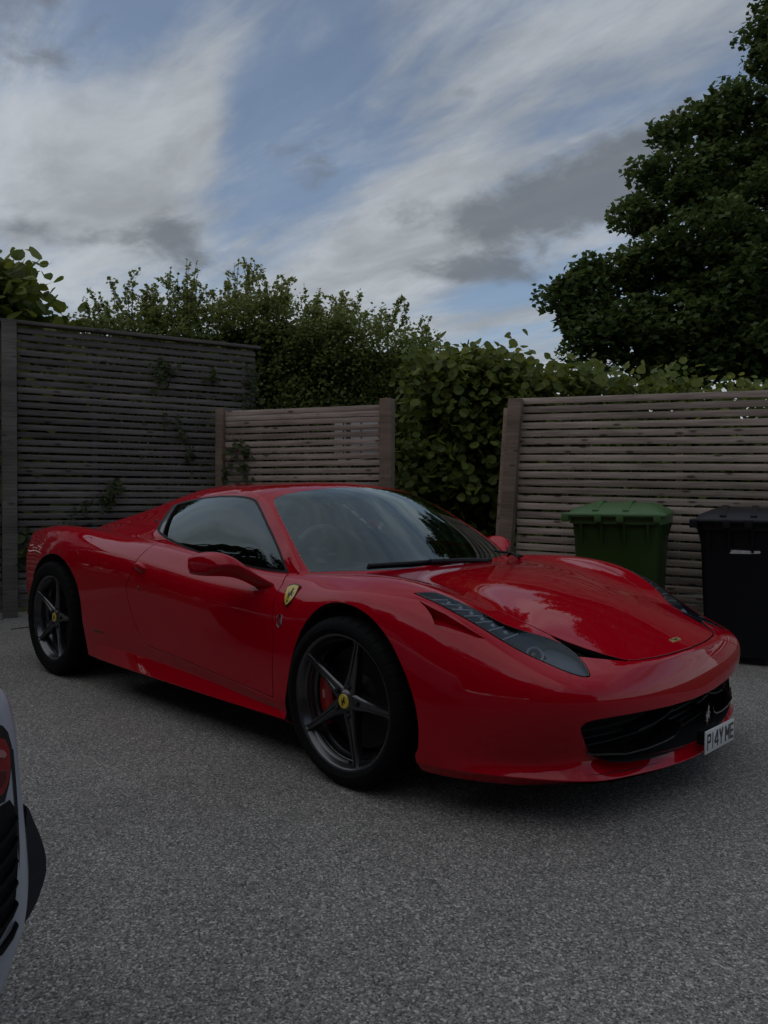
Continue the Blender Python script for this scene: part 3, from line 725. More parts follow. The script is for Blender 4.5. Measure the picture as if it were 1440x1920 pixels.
    c.lathe([(.135,.030),(.15,.038),(.195,.038),(.214,.028),(.216,-.06),(.135,-.06)],16,rot,close=True,a0=ca-R(37),a1=ca+R(37))
    rr=c.build('brake_caliper',M['caliper'],w_)
    ribs=MB()
    for q in range(9):
        a=ca+R(-4+q*1.2); p=rot(.178,a,.0385)
        ribs.box(p,(.012,.001,.0016),Matrix.Rotation(-a,3,'Y'))
    ribs.build('caliper_script',M['plate_white'],w_)
    v=MB(); va=R(base_deg+72*4-14); v.tube([rot(.244,va,hw-.06),rot(.235,va+.03,hw-.03)],.0045,8); v.build('tyre_valve',M['black_plastic'],w_)
    return w_
WF=make_wheel((0,-.836,.330),.327,.1135,-.6,183,.088)
WR=make_wheel((-2.65,-.803,.357),.357,.1405,3.5,2,.112)
for o,y in ((WF,.836),(WR,.803)):
    c=copy_tree(o,CAR); c.location.y=y-CAR.location.y; c.rotation_euler=(0,0,math.pi)
# flat floor
fl=[(.86,0),(.84,.45),(.70,.62),(.50,.74),(.42,.80),(.40,.50),(-.36,.50),(-.36,.86),(-2.08,.86),(-2.08,.50),(-3.10,.50),(-3.12,.80),(-3.32,.72),(-3.40,0)]
fl=fl+[(x,-y) for x,y in reversed(fl[1:-1])]
MB().prism(fl,lambda u,v,h: Vector((u,v,h)),.145,.175).build('floor_panel',M['void'],CAR)
# ------------------------------------------------------------------ front mouth, plate, emblems
xs=pchip([-.71,-.5,-.25,0,.25,.5,.71],[.868,.955,.995,1.008,.995,.955,.868])
mo=[(u,v) for u,v in MOUTH if u>=0]; ring=[(-u,v) for u,v in reversed(mo[1:-1])]; ring=mo+ring
r0=[Vector((float(xs(u))-.012,u,v)) for u,v in ring]; r1=[Vector((.74-.08*abs(u),u*.97,.285+(v-.285)*.95)) for u,v in ring]
m=MB(); n=len(ring); m.add(r0+r1,[(i,(i+1)%n,n+(i+1)%n,n+i) for i in range(n)]+[tuple(range(n,2*n))]); m.build('air_intake',M['void'],CAR,fixn=False)
for k in range(7):
    z=.212+k*.026
    hwid=.56 if k<2 else .64
    pts=[(float(xs(u))-.10,u,z) for u in np.linspace(-hwid,hwid,17)]
    MB().tube(pts,.0035,5).build('grille_slat',M['black_plastic'],CAR)
for s in (1,-1):
    pts=[(float(xs(u))-.035,-s*u,z) for u,z in ((.625,.262),(.5,.246),(.38,.243),(.27,.246),(.20,.252),(.165,.266),(.15,.29))]
    rings=[]
    for p in pts: rings.append([Vector((p[0]+dx,p[1],p[2]+dz)) for dx,dz in ((.03,.004),(.03,-.002),(-.06,-.012),(-.06,.0))])
    MB().loft(rings).build('winglet',M['black_gloss'],CAR)
    pts=[(float(xs(u))-.05,-s*u,z) for u,z in ((.40,.305),(.30,.312),(.22,.325),(.17,.34))]
    rings=[[Vector((p[0]+dx,p[1],p[2]+dz)) for dx,dz in ((.02,.003),(.02,-.003),(-.05,-.01),(-.05,.0))] for p in pts]
    MB().loft(rings).build('winglet',M['black_plastic'],CAR)
horse('horse_emblem',M['chrome'],CAR,lambda u,v,h: Vector((1.026+h,u,.295+v)),0,.008,.026,.04)
pl=MB(); px,pw,ph=1.062,.292,.086
tilt=Matrix.Rotation(R(-1.6),3,'X')
PLC=Vector((px,.045,.211))
pl.box(PLC,(.006,pw,ph),tilt,bev=.0028); PLATE=pl.build('number_plate',M['plate_white'],CAR)
MB().box(PLC+Vector((-.03,0,.0)),(.05,.16,.05)).build('plate_bracket',M['black_plastic'],CAR)
ST=.23
GLY={'P':([(0,0,ST,1),(0,.83,.9,1),(0,.42,.9,.58),(1-ST,.48,1,.94)],.62),'1':([(.3,0,.3+1.35*ST,1)],.42),'4':([(.62,0,.62+ST,1),(0,.22,1,.36)],.66),'Y':([(.5-ST/2,0,.5+ST/2,.5)],.66),'M':([(0,0,ST,1),(1-ST,0,1,1)],.80),'E':([(0,0,ST,1),(0,.84,1,1),(0,.43,.9,.58),(0,0,1,.16)],.58)}
DIAG={'4':[((.66,1.0),(.02,.30))],'Y':[((.08,1.0),(.5,.45)),((.92,1.0),(.5,.45))],'M':[((.08,.97),(.5,.35)),((.92,.97),(.5,.35))]}
H=.060; u0=-pw/2+.0135
for ch in 'P14Y ME':
    if ch==' ': u0+=.014; continue
    rects,wr=GLY[ch]; wd=H*wr; g=MB()
    f=lambda u,v,h: PLC+tilt@Vector((.003+h,u,v))
    e=0.0
    for x0,y0,x1,y1 in rects:
        g.prism([(u0+x0*wd,-H/2+y0*H),(u0+x1*wd,-H/2+y0*H),(u0+x1*wd,-H/2+y1*H),(u0+x0*wd,-H/2+y1*H)],f,-.0005,.0006+e); e+=.00006
    for (ax,ay),(bx,by) in DIAG.get(ch,[]):
        A=Vector((u0+ax*wd,-H/2+ay*H)); B=Vector((u0+bx*wd,-H/2+by*H)); d=(B-A).normalized(); nn=Vector((-d.y,d.x))*.0066
        g.prism([A+nn,B+nn,B-nn,A-nn],f,-.0005,.0006+e); e+=.00006
    g.build('plate_letter',M['black_print'],PLATE,angle=0); u0+=wd+.0062
RS=BP[:,1]<.02; RP,RN=BP[RS],BN[RS]
# wheel houses
for arch,nm in ((ARCH_F,'f'),(ARCH_R,'r')):
    a=[(x,max(z,.165 if nm=='f' else .21)) for x,z in arch]; wv=[]
    for x,z in a:
        d=(RP[:,0]-x)**2+(RP[:,2]-z)**2+(RP[:,1]>-.5)*9; wv.append(min(.93,-RP[np.argmin(d),1]-.012))
    n=len(a)
    for s in (1,-1):
        m=MB(); V=[Vector((x,-s*wv[i],z)) for i,(x,z) in enumerate(a)]+[Vector((x,-s*.50,z)) for x,z in a]
        m.add(V,[(i,i+1,n+i+1,n+i) for i in range(n-1)]+[tuple(range(n,2*n))])
        m.build('wheel_house',M['void'],CAR,angle=40,fixn=False)
# nearest point / normal on the body skin (right side), for small fittings
RS=BP[:,1]<.02; RP,RN=BP[RS],BN[RS]
def skin(x=None,w=None,z=None):
    d=np.zeros(len(RP))
    if x is not None: d+=(RP[:,0]-x)**2
    if w is not None: d+=(-RP[:,1]-w)**2
    if z is not None: d+=(RP[:,2]-z)**2
    k=np.argsort(d)[:6]; ww=1/(d[k]+1e-6); ww/=ww.sum()
    p=(RP[k]*ww[:,None]).sum(0); nn=(RN[k]*ww[:,None]).sum(0)
    t=RP[k[0]]
    # project the wanted coordinates onto the tangent plane of the nearest vertex
    nn/=np.linalg.norm(nn); q=np.array([x if x is not None else p[0], -w if w is not None else p[1], z if z is not None else p[2]],float)
    free=[i for i,v in enumerate((x,w,z)) if v is None]
    if len(free)==1:
        i=free[0]; o=[j for j in range(3) if j!=i]; q[i]=p[i]-sum(nn[j]*(q[j]-p[j]) for j in o)/(nn[i] if abs(nn[i])>.2 else .2*np.sign(nn[i]))
    return Vector(q),Vector(nn)
def frame(p,nrm,fwd=(1,0,0)):
    nrm=nrm.normalized(); u=Vector(fwd); u=(u-nrm*u.dot(nrm)).normalized(); v=nrm.cross(u)
    return lambda a,b,h: p+u*a+v*b+nrm*h
# fender shields (both sides), horse on yellow
SH=[(-.40,.90),(-.30,1.0),(.55,1.0),(.62,.92),(.60,.30),(.40,-.35),(.12,-.85),(0,-1.0),(-.12,-.85),(-.38,-.35),(-.50,.25)]
SHP=[(-.42,.80),(-.2,.92),(0,.98),(.2,.92),(.42,.80),(.40,.2),(.32,-.30),(.16,-.72),(0,-.98),(-.16,-.72),(-.32,-.30),(-.40,.2)]
p,nv=skin(x=-.352,z=.707)
for s in (1,-1):
    pp=Vector((p.x,p.y*s,p.z)); nn=Vector((nv.x,nv.y*s,nv.z)); b=nn.normalized(); u=Vector((1,0,0)); u=(u-b*u.dot(b)).normalized(); v=Vector((0,0,1)); v=(v-b*v.dot(b)-u*v.dot(u)).normalized()
    fr=lambda a,c,h,pp=pp,u=u,v=v,b=b: pp+(u*.97+v*.10)*a+(v*.97-u*.10)*c+b*h
    sh=MB().prism([(x*.098,y*.056) for x,y in SHP],fr,-.004,.0030).build('shield_badge',M['black_print'],CAR)
    MB().prism([(x*.086,y*.050) for x,y in SHP],fr,.002,.0036).build('shield_field',M['yellow'],sh)
    horse('horse_emblem',M['black_print'],sh,lambda a,c,h,fr=fr: fr(a,c+.004,h),.003,.0044,.024,.033)
    for q,cc in ((-.024,.012),(.0,.0),(.024,.012)):
        MB().prism([(q-.008,-.036+abs(q)*.0),(q+.004,-.036),(q+.004,-.028),(q-.008,-.028)],fr,.003,.0042).build('badge_letter',M['black_print'],sh,angle=0)
# bonnet badge
p,nv=skin(x=.903,w=0.0); fr=frame(p,nv,(0,1,0))
bb=MB().prism([(-.040,-.009),(.040,-.009),(.040,.009),(-.040,.009)],fr,-.003,.003).build('bonnet_badge',M['gold'],CAR)
MB().prism([(-.036,.0055),(-.020,.0055),(-.014,.001),(.004,.002),(.012,.0055),(.036,.0055),(.036,.003),(.016,.0025),(.008,-.003),(-.006,-.0045),(-.016,-.003),(-.022,.002),(-.036,.003)],fr,.002,.0036).build('badge_letter',M['black_print'],bb,angle=0)
MB().prism([(-.012,-.0062),(.030,-.0062),(.030,-.0046),(-.012,-.0046)],fr,.002,.0036).build('badge_letter',M['black_print'],bb,angle=0)
# side repeater, door lock, flank script
for s in (1,-1):
    for nm,x,z,r,mt in (('side_repeater',-.383,.599,.015,'red_lens'),('door_lock',-1.543,.637,.0095,'black_gloss')):
        p,nv=skin(x=x,z=z); p=Vector((p.x,p.y*s,p.z)); nv=Vector((nv.x,nv.y*s,nv.z)); fr=frame(p,nv)
        m=MB(); m.lathe([(.0001,.004),(r*.7,.0035),(r,.001),(r,-.01)],20,lambda q,a,h,fr=fr,k=(1.5 if nm=='side_repeater' else 1): fr(q*math.cos(a),q*math.sin(a)*k,h)); o=m.build(nm,M[mt],CAR)
        if nm=='side_repeater':
            m=MB(); m.lathe([(r*.95,.0045),(r*1.25,.003),(r*1.25,-.002)],20,lambda q,a,h,fr=fr: fr(q*math.cos(a),q*math.sin(a)*1.5,h)); m.build('repeater_ring',M['chrome'],o)
    p,nv=skin(x=-1.98,z=.356); p=Vector((p.x,p.y*s,p.z)); nv=Vector((nv.x,nv.y*s,nv.z)); fr=frame(p,nv)
    m=MB()
    for k,(a,wd) in enumerate(((-.060,.010),(-.045,.008),(-.033,.010),(-.018,.006),(-.008,.010),(.006,.010),(.020,.006),(.030,.010),(.045,.012))):
        m.prism([(a,-.004),(a+wd,-.004),(a+wd+.002,.004),(a+.002,.004)],lambda u,v,h,fr=fr,s=s: fr(u,v*s,h),-.001,.0012)
    m.build('flank_script',M['rim'],CAR,angle=0)
# door handles: a red wedge with a dark scoop below
for i,s in enumerate((1,-1)):
    rings=[]
    for t,(dx,hh,ho) in enumerate(((-.066,.004,.000),(-.058,.010,.012),(-.03,.017,.024),(.005,.020,.028),(.035,.016,.023),(.052,.009,.012),(.058,.003,.0))):
        p,nv=skin(x=-1.545+dx,z=.742+.006*math.sin(t)); c=Vector((p.x,p.y,p.z))
        ring=[]
        for k in range(12):
            a=2*math.pi*k/12; q=c+Vector((0,0,1))*hh*1.5*math.sin(a)+nv*(ho*max(math.cos(a),-.3)); ring.append(Vector((q.x,q.y*s,q.z)))
        rings.append(ring)
    MB().loft(rings).build('door_handle',M['red'],DOORS[i],angle=60)
# ------------------------------------------------------------------ door mirrors
def mirror_shell(levels=3):
    ST=[(-.545,.872,.722,.075,.020),(-.560,.905,.742,.062,.020),(-.590,.945,.770,.055,.023),(-.625,.985,.799,.072,.036),(-.665,1.025,.821,.100,.055),(-.690,1.065,.825,.108,.058),(-.705,1.10,.822,.100,.052),(-.715,1.122,.818,.080,.040)]
    sec=[(1,0.05),(.72,.72),(.1,1.0),(-.62,.92),(-.98,.55),(-1,-.35),(-.85,-.85),(-.1,-1.0),(.62,-.72)]
    V=[];F=[]; n=len(sec)
    for x,w_,z,a,b in ST:
        for u,v in sec: V.append((x+u*a,-(w_+.012*(-u)),z+v*b))
    for i in range(len(ST)-1):
        for k in range(n): F.append((i*n+k,i*n+(k+1)%n,(i+1)*n+(k+1)%n,(i+1)*n+k))
    F.append(tuple(range((len(ST)-1)*n,len(ST)*n)))
    F.append(tuple(reversed(range(n))))
    cr={}
    for i in range(3,len(ST)-1):
        for k,v in ((0,.8),(4,1.6),(6,1.2)): cr[(i*n+k,(i+1)*n+k)]=v
    P,T,N,Q=subsurf(V,F,cr,levels)
    cen=P.mean(0)
    if ((P-cen)*N).sum()<0: N=-N; T=T[:,::-1]
    return P,N,T
mm=mirror_shell()
# seam between the upper cap and the lower shell
seamf=lambda P: P[:,2]-(.822+.10*(P[:,0]+.70)*0-.22*np.clip(1.0+P[:,1],-1,0)*0+ .0) - .10*np.clip(-P[:,1]-1.08,-.3,.1)
cap_,low_=cut(mm,seamf,.0012,2)
for i,s in enumerate((1,-1)):
    up=flange(*side(cap_,s),depth=.01); lo=flange(*side(low_,s),depth=.01)
    o=part('door_mirror',*lo,M['red'],CAR); part('mirror_cap',*up,M['red'],o)
    g=MB(); g.lathe([(.0001,0),(.07,0),(.08,.004)],24,lambda r,a,h,s=s: Vector((-.792-h*0+.0,-s*(1.06+r*.62*math.cos(a)),.822+r*.55*math.sin(a)))); g.build('mirror_glass',M['chrome'],o)
# ------------------------------------------------------------------ headlamp internals
def lamp_patch(depth,sel=None):
    P,N,T=lamp
    if sel is not None:
        for k in range(2): P,N,T=refine(P,N,T,sel(P),.03)
        P,N,T=clip(P,N,T,sel(P))
    return P,N,T,depth
LG=[((.323,.800),(.363,.742)),((.367,.789),(.412,.722)),((.413,.780),(.450,.707)),((.462,.772),(.487,.691)),((.505,.762),(.520,.675)),((.550,.753),(.555,.655)),((.600,.742),(.600,.632))]
for i,s in enumerate((1,-1)):
    L=LAMPS[i]; fy=lambda v,s=s: Vector((v.x,v.y*s,v.z))
    P,N,T=sunk(lamp,lambda P: .015+.030*np.clip((P[:,0]-.645)/.05,0,1))
    mm_=(P,N,T) if s==1 else mirrored((P,N,T)); part('lamp_bucket',*mm_,M['lamp_dark'],L)
    bd,_=cut(lamp,lambda P:.0065-f_lamp(P),0,2,.02); bd=bd if s==1 else mirrored(bd); part('lamp_border',bd[0]+bd[1]*.0008,bd[1],bd[2],M['black_gloss'],L)
    P,N,T,_=lamp_patch(.02,lambda P:np.minimum(P[:,0]-.672,np.hypot(P[:,0]-.688,W(P)-.652)-.040)); P=P-N*(.007+.020*np.clip((.80-P[:,0])/.12,0,1)+.012*np.clip((.66-W(P)-(P[:,0]-.70)*.2)/.06,0,1))[:,None]
    mm_=(P,N,T) if s==1 else mirrored((P,N,T)); part('lamp_reflector',*mm_,M['silver'],L)
    for (a,b) in LG:
        pa,na=skin(x=a[0],w=a[1]); pb,nb=skin(x=b[0],w=b[1]); pa-=na*.008; pb-=nb*.008
        m=MB(); d=(pb-pa); t=(na+nb).normalized(); e=d.cross(t).normalized()*.0022
        m.add([fy(v) for v in (pa-e,pa+e,pb+e,pb-e,pa-e-t*.022,pa+e-t*.022,pb+e-t*.022,pb-e-t*.022)],[(0,1,2,3),(4,7,6,5),(0,4,5,1),(1,5,6,2),(2,6,7,3),(3,7,4,0)]); m.build('light_guide',M['lamp_line'],L,angle=0)
    for k in range(6):
        a=(np.array(LG[k][1])*.72+np.array(LG[k][0])*.28+np.array(LG[k+1][1])*.72+np.array(LG[k+1][0])*.28)/2
        p,nv=skin(x=a[0],w=a[1]); p-=nv*.016; m=MB()
        fr=frame(p,nv); m.lathe([(.0001,.008),(.004,.007),(.007,.003),(.010,0),(.014,-.004),(.016,-.012)],14,lambda r,a_,h,fr=fr,fy=fy: fy(fr(r*math.cos(a_),r*math.sin(a_),h))); m.build('led_cell',M['lamp_line'],L)
    p,nv=skin(x=.688,w=.652); p-=nv*.034; ax=Vector((.70,-.56,.44)).normalized(); u=ax.cross(Vector((0,0,1))).normalized(); v=u.cross(ax)
    fr=lambda r,a,h,p=p,u=u,v=v,ax=ax,fy=fy: fy(p+(u*math.cos(a)+v*math.sin(a))*r+ax*h)
    m=MB(); m.lathe([(.032,-.03),(.032,.010),(.030,.014),(.025,.011),(.024,-.01)],32,fr); m.build('projector_ring',M['lamp_line'],L)
    m=MB(); m.lathe([(.0001,.010),(.010,.008),(.019,.002),(.024,-.008)],28,fr); m.build('projector_lens',M['black_gloss'],L)
# mesh behind the slots between lamps and bonnet
for s in (1,-1):
    m=MB(); vv=[]
    for (x,w_) in VENT: p,nv=skin(x=x,w=w_); q=p-nv*.028; vv.append(Vector((q.x,q.y*s,q.z)))
    m.add(vv,[tuple(range(len(vv)))]); m.build('vent_mesh',M['void'],CAR,angle=0)
# ------------------------------------------------------------------ wipers and cowl
cw=MB(); rings=[]
for w_ in np.linspace(-.73,.73,25):
    k=abs(w_)/.73; x=-.29-.11*k**2.2; z=.770-.012*k
    rings.append([Vector((x+.07,w_,z-.006)),Vector((x+.0,w_,z+.002)),Vector((x-.16,w_,z-.01)),Vector((x-.16,w_,z-.06)),Vector((x+.07,w_,z-.06))])
cw.loft(rings); cw.build('cowl_panel',M['black_plastic'],CAR)
for pts,r in (([(-.235,.36,.789),(-.262,.20,.800),(-.275,0,.803),(-.300,-.22,.803),(-.345,-.45,.802)],.009),([(-.22,.30,.788),(-.245,.12,.800),(-.268,-.1,.806)],.012),([(-.33,.64,.79),(-.31,.66,.806),(-.22,.60,.79)],.008),([(-.26,.70,.788),(-.32,.62,.812),(-.36,.56,.82)],.006)):
    MB().tube(pts,r,8).build('wiper_arm',M['black_plastic'],CAR)
# ------------------------------------------------------------------ cabin
ins=MB(); rings=[]
for x,z,hw in ((-.34,.735,.70),(-.42,.765,.72),(-.55,.765,.74),(-.70,.742,.75),(-.80,.70,.75),(-.84,.60,.74),(-.80,.45,.72)):
    rings.append([Vector((x,w_,z+(.035*math.exp(-((w_+.36)/.17)**2) if z>.69 else 0)-.02*(abs(w_)/.75)**4)) for w_ in np.linspace(-hw,hw,25)])
ins.loft(rings,closed=False,cap=False); ins.build('dashboard',M['dash'],CAR,angle=60,fixn=False)
tub=MB(); tub.box((-1.15,0,.26),(1.8,1.5,.04)); tub.box((-1.83,0,.62),(.04,1.44,.74),Matrix.Rotation(R(12),3,'Y'))
for s in (1,-1): tub.box((-1.1,s*.755,.50),(1.3,.03,.52))
tub.box((-1.15,0,.40),(1.0,.22,.26),bev=.03); tub.build('cabin_tub',M['interior'],CAR)
sc=Vector((-.835,-.365,.800)); ax=Vector((-.90,0,.43)).normalized(); u=Vector((0,1,0)); v=ax.cross(u)
sw=MB(); fr=lambda a,b,h: sc+u*a+v*b+ax*h
sw.tube([fr(.180*math.cos(t),.172*math.sin(t)-(.012 if math.sin(t)<-.8 else 0),0) for t in np.linspace(0,2*math.pi,49)],.0165,10,False)
for a in (-.15,.15): sw.box(fr(a*.62,-.01,-.01),(.03,.12,.035),Matrix((ax,u,v)).transposed())
sw.box(fr(0,-.02,-.015),(.05,.13,.11),Matrix((ax,u,v)).transposed(),bev=.02); sw.box(fr(0,-.12,-.01),(.03,.03,.10),Matrix((ax,u,v)).transposed())
sw.tube([fr(0,0,-.02),fr(0,0,-.25)],.035,10); sw.build('steering_wheel',M['dash'],CAR)
for s in (1,-1):
    st=MB(); yc=-.36*s
    st.box((-1.18,yc,.40),(.52,.46,.14),Matrix.Rotation(R(8),3,'Y'),bev=.05)
    st.box((-1.52,yc,.66),(.15,.46,.56),Matrix.Rotation(R(-20),3,'Y'),bev=.06)
    for k in (1,-1): st.box((-1.46,yc+k*.20,.64),(.16,.09,.42),Matrix.Rotation(R(-20),3,'Y'),bev=.035)
    st.box((-1.64,yc,.97),(.10,.25,.16),Matrix.Rotation(R(-16),3,'Y'),bev=.04); st.build('seat',M['interior'],CAR,angle=60)
mr=MB(); mr.box((-.72,0,1.03),(.03,.22,.055),bev=.012); mr.tube([(-.72,0,1.05),(-.76,0,1.10)],.008,6); mr.build('rear_view_mirror',M['black_plastic'],CAR)
# ------------------------------------------------------------------ tail (out of the photograph's view)
for s in (1,-1):
    m=MB(); m.lathe([(.0001,.012),(.06,.010),(.085,.0),(.085,-.03)],28,lambda r,a,h,s=s: Vector((-3.455-h,s*.50+r*math.cos(a),.735+r*math.sin(a)))); m.build('tail_lamp',M['red_lens'],CAR)
MB().box((-3.46,0,.33),(.06,1.1,.14),bev=.02).build('rear_diffuser',M['black_plastic'],CAR)
# ------------------------------------------------------------------ ground and driveway
def tex_coord(n): return n.new('ShaderNodeTexCoord').outputs['Object']
def gravel():
    m,n,l,b=new_mat('bound_gravel'); co=tex_coord(n)
    def vor(scale,feat='F1'):
        v=n.new('ShaderNodeTexVoronoi'); v.inputs['Scale'].default_value=scale; v.feature=feat; l.new(co,v.inputs['Vector']); return v
    def ramp(src,stops):
        r=n.new('ShaderNodeValToRGB'); l.new(src,r.inputs[0]); e=r.color_ramp.elements
        while len(e)<len(stops): e.new(.5)
        for k,(p,c) in enumerate(stops): e[k].position=p; e[k].color=(*c,1)
        return r.outputs[0]
    v1=vor(175); v2=vor(310)
    sx=n.new('ShaderNodeSeparateColor'); l.new(v1.outputs['Color'],sx.inputs[0])
    s2=n.new('ShaderNodeSeparateColor'); l.new(v2.outputs['Color'],s2.inputs[0])
    st=[(0,(.026,.026,.026)),(.25,(.085,.082,.076)),(.45,(.18,.171,.156)),(.62,(.285,.270,.245)),(.80,(.13,.119,.108)),(.92,(.44,.42,.385)),(1,(.58,.56,.52))]
    c1=ramp(sx.outputs[0],st); c2=ramp(s2.outputs[1],st)
    mx=n.new('ShaderNodeMix'); mx.data_type='RGBA'; mx.inputs['Factor'].default_value=.38; l.new(c1,mx.inputs[6]); l.new(c2,mx.inputs[7])
    big=n.new('ShaderNodeTexNoise'); big.inputs['Scale'].default_value=.9; big.inputs['Detail'].default_value=7; big.inputs['Roughness'].default_value=.62; l.new(co,big.inputs['Vector'])
    mr=n.new('ShaderNodeMapRange'); l.new(big.outputs['Fac'],mr.inputs[0]); mr.inputs[1].default_value=.3; mr.inputs[2].default_value=.7; mr.inputs[3].default_value=1.02; mr.inputs[4].default_value=1.42
    mm=n.new('ShaderNodeMix'); mm.data_type='RGBA'; mm.blend_type='MULTIPLY'; mm.inputs['Factor'].default_value=1; l.new(mx.outputs[2],mm.inputs[6]); l.new(mr.outputs[0],mm.inputs[7])
    l.new(mm.outputs[2],b.inputs['Base Color']); b.inputs['Roughness'].default_value=.82; b.inputs['Specular IOR Level'].default_value=.25
    ve=vor(175); bp=n.new('ShaderNodeBump'); bp.inputs['Strength'].default_value=.65; bp.inputs['Distance'].default_value=.004; bp.invert=True
    l.new(ve.outputs['Distance'],bp.inputs['Height']); l.new(bp.outputs[0],b.inputs['Normal'])
    return m
def soil_grass():
    m,n,l,b=new_mat('rough_grass'); co=tex_coord(n)
    t=n.new('ShaderNodeTexNoise'); t.inputs['Scale'].default_value=1.4; t.inputs['Detail'].default_value=9; l.new(co,t.inputs['Vector'])
    r=n.new('ShaderNodeValToRGB'); l.new(t.outputs['Fac'],r.inputs[0]); r.color_ramp.elements[0].color=(.025,.03,.012,1); r.color_ramp.elements[1].color=(.07,.10,.03,1)
    l.new(r.outputs[0],b.inputs['Base Color']); b.inputs['Roughness'].default_value=1
    return m
g=mesh_np('ground',[(-900,-900,-.012),(900,-900,-.012),(900,900,-.012),(-900,900,-.012)],np.array([[0,1,2,3]]),soil_grass()); props(g,kind='structure')
dv=[at(-9.5,4.2),at(-3.6,7.25),at(-1.3,8.5),at(.2,7.6),at(5.0,5.0),at(9,-4),at(2,-14),at(-14,-6)]
d=mesh_np('driveway',[(p.x,p.y,0) for p in dv],[tuple(reversed(range(len(dv))))],gravel(),smooth=False); props(d,kind='structure')
if d.data.polygons[0].normal.z<0: d.data.flip_normals()
# ------------------------------------------------------------------ timber
def wood(name,c0,c1,knot=1.0,seed=0.,grey=0.0):
    m,n,l,b=new_mat(name); co=tex_coord(n)
    oi=n.new('ShaderNodeObjectInfo')
    # every board samples its own piece of timber
    ad=n.new('ShaderNodeVectorMath'); ad.operation='ADD'; sc=n.new('ShaderNodeVectorMath'); sc.operation='SCALE'; sc.inputs['Scale'].default_value=37.
    cb=n.new('ShaderNodeCombineXYZ'); l.new(oi.outputs['Random'],cb.inputs[0]); l.new(oi.outputs['Random'],cb.inputs[1]); l.new(oi.outputs['Random'],cb.inputs[2])
    l.new(cb.outputs[0],sc.inputs[0]); l.new(co,ad.inputs[0]); l.new(sc.outputs[0],ad.inputs[1])
    def mp(s):
        k=n.new('ShaderNodeMapping'); k.inputs['Scale'].default_value=s; l.new(ad.outputs[0],k.inputs[0]); return k.outputs[0]
    gr=n.new('ShaderNodeTexNoise'); gr.inputs['Scale'].default_value=1; gr.inputs['Detail'].default_value=8; gr.inputs['Roughness'].default_value=.6; gr.inputs['Distortion'].default_value=.4; l.new(mp((3,60,60)),gr.inputs['Vector'])
    bl=n.new('ShaderNodeTexNoise'); bl.inputs['Scale'].default_value=1; bl.inputs['Detail'].default_value=5; l.new(mp((1.4,6,6)),bl.inputs['Vector'])
    r=n.new('ShaderNodeValToRGB'); l.new(gr.outputs['Fac'],r.inputs[0]); e=r.color_ramp.elements; e[0].position=.28; e[0].color=(*c0,1); e[1].position=.72; e[1].color=(*c1,1)
    mr=n.new('ShaderNodeMapRange'); l.new(bl.outputs['Fac'],mr.inputs[0]); mr.inputs[1].default_value=.3; mr.inputs[2].default_value=.7; mr.inputs[3].default_value=.70; mr.inputs[4].default_value=1.15
    pr=n.new('ShaderNodeMapRange'); l.new(oi.outputs['Random'],pr.inputs[0]); pr.inputs[3].default_value=.74; pr.inputs[4].default_value=1.22
    ml=n.new('ShaderNodeMath'); ml.operation='MULTIPLY'; l.new(mr.outputs[0],ml.inputs[0]); l.new(pr.outputs[0],ml.inputs[1])
    mx=n.new('ShaderNodeMix'); mx.data_type='RGBA'; mx.blend_type='MULTIPLY'; mx.inputs['Factor'].default_value=1; l.new(r.outputs[0],mx.inputs[6]); l.new(ml.outputs[0],mx.inputs[7])
    kv=n.new('ShaderNodeTexVoronoi'); kv.inputs['Scale'].default_value=1; kv.inputs['Randomness'].default_value=1; l.new(mp((4.2,13,13)),kv.inputs['Vector'])
    kr=n.new('ShaderNodeMapRange'); kr.interpolation_type='SMOOTHSTEP'; l.new(kv.outputs['Distance'],kr.inputs[0]); kr.inputs[1].default_value=.07; kr.inputs[2].default_value=.20; kr.inputs[3].default_value=.22; kr.inputs[4].default_value=1
    m2=n.new('ShaderNodeMix'); m2.data_type='RGBA'; m2.blend_type='MULTIPLY'; m2.inputs['Factor'].default_value=knot; l.new(mx.outputs[2],m2.inputs[6]); l.new(kr.outputs[0],m2.inputs[7])
    l.new(m2.outputs[2],b.inputs['Base Color']); b.inputs['Roughness'].default_value=.82; b.inputs['Specular IOR Level'].default_value=.2
    bp=n.new('ShaderNodeBump'); bp.inputs['Strength'].default_value=.5; bp.inputs['Distance'].default_value=.003; l.new(gr.outputs['Fac'],bp.inputs['Height']); l.new(bp.outputs[0],b.inputs['Normal'])
    return m
M['old_wood']=wood('weathered_dark_timber',(.105,.094,.085),(.225,.205,.188),.8)
M['new_wood']=wood('weathered_timber',(.255,.207,.172),(.53,.445,.375),.9)
M['post_wood']=wood('post_timber',(.19,.145,.11),(.36,.275,.21),.7)
M['old_post']=wood('old_post_timber',(.10,.092,.080),(.21,.195,.17),.7)
def vpost(px): return math.atan2(px[1],px[0])
rnd=random.Random(4)
def board(name,L,h,t,mat,par,loc,mesh=None,rot=(0,0,0)):
    if mesh is None:
        mb=MB(); mb.box((0,0,0),(L,t,h),bev=.0025 if h<.09 else .004); o=mb.build(name,mat,None,origin=(0,0,0),angle=40)
    else:
        o=bpy.data.objects.new(name,mesh); COL.objects.link(o)
    o.parent=par; o.location=loc; o.rotation_euler=rot
    return o
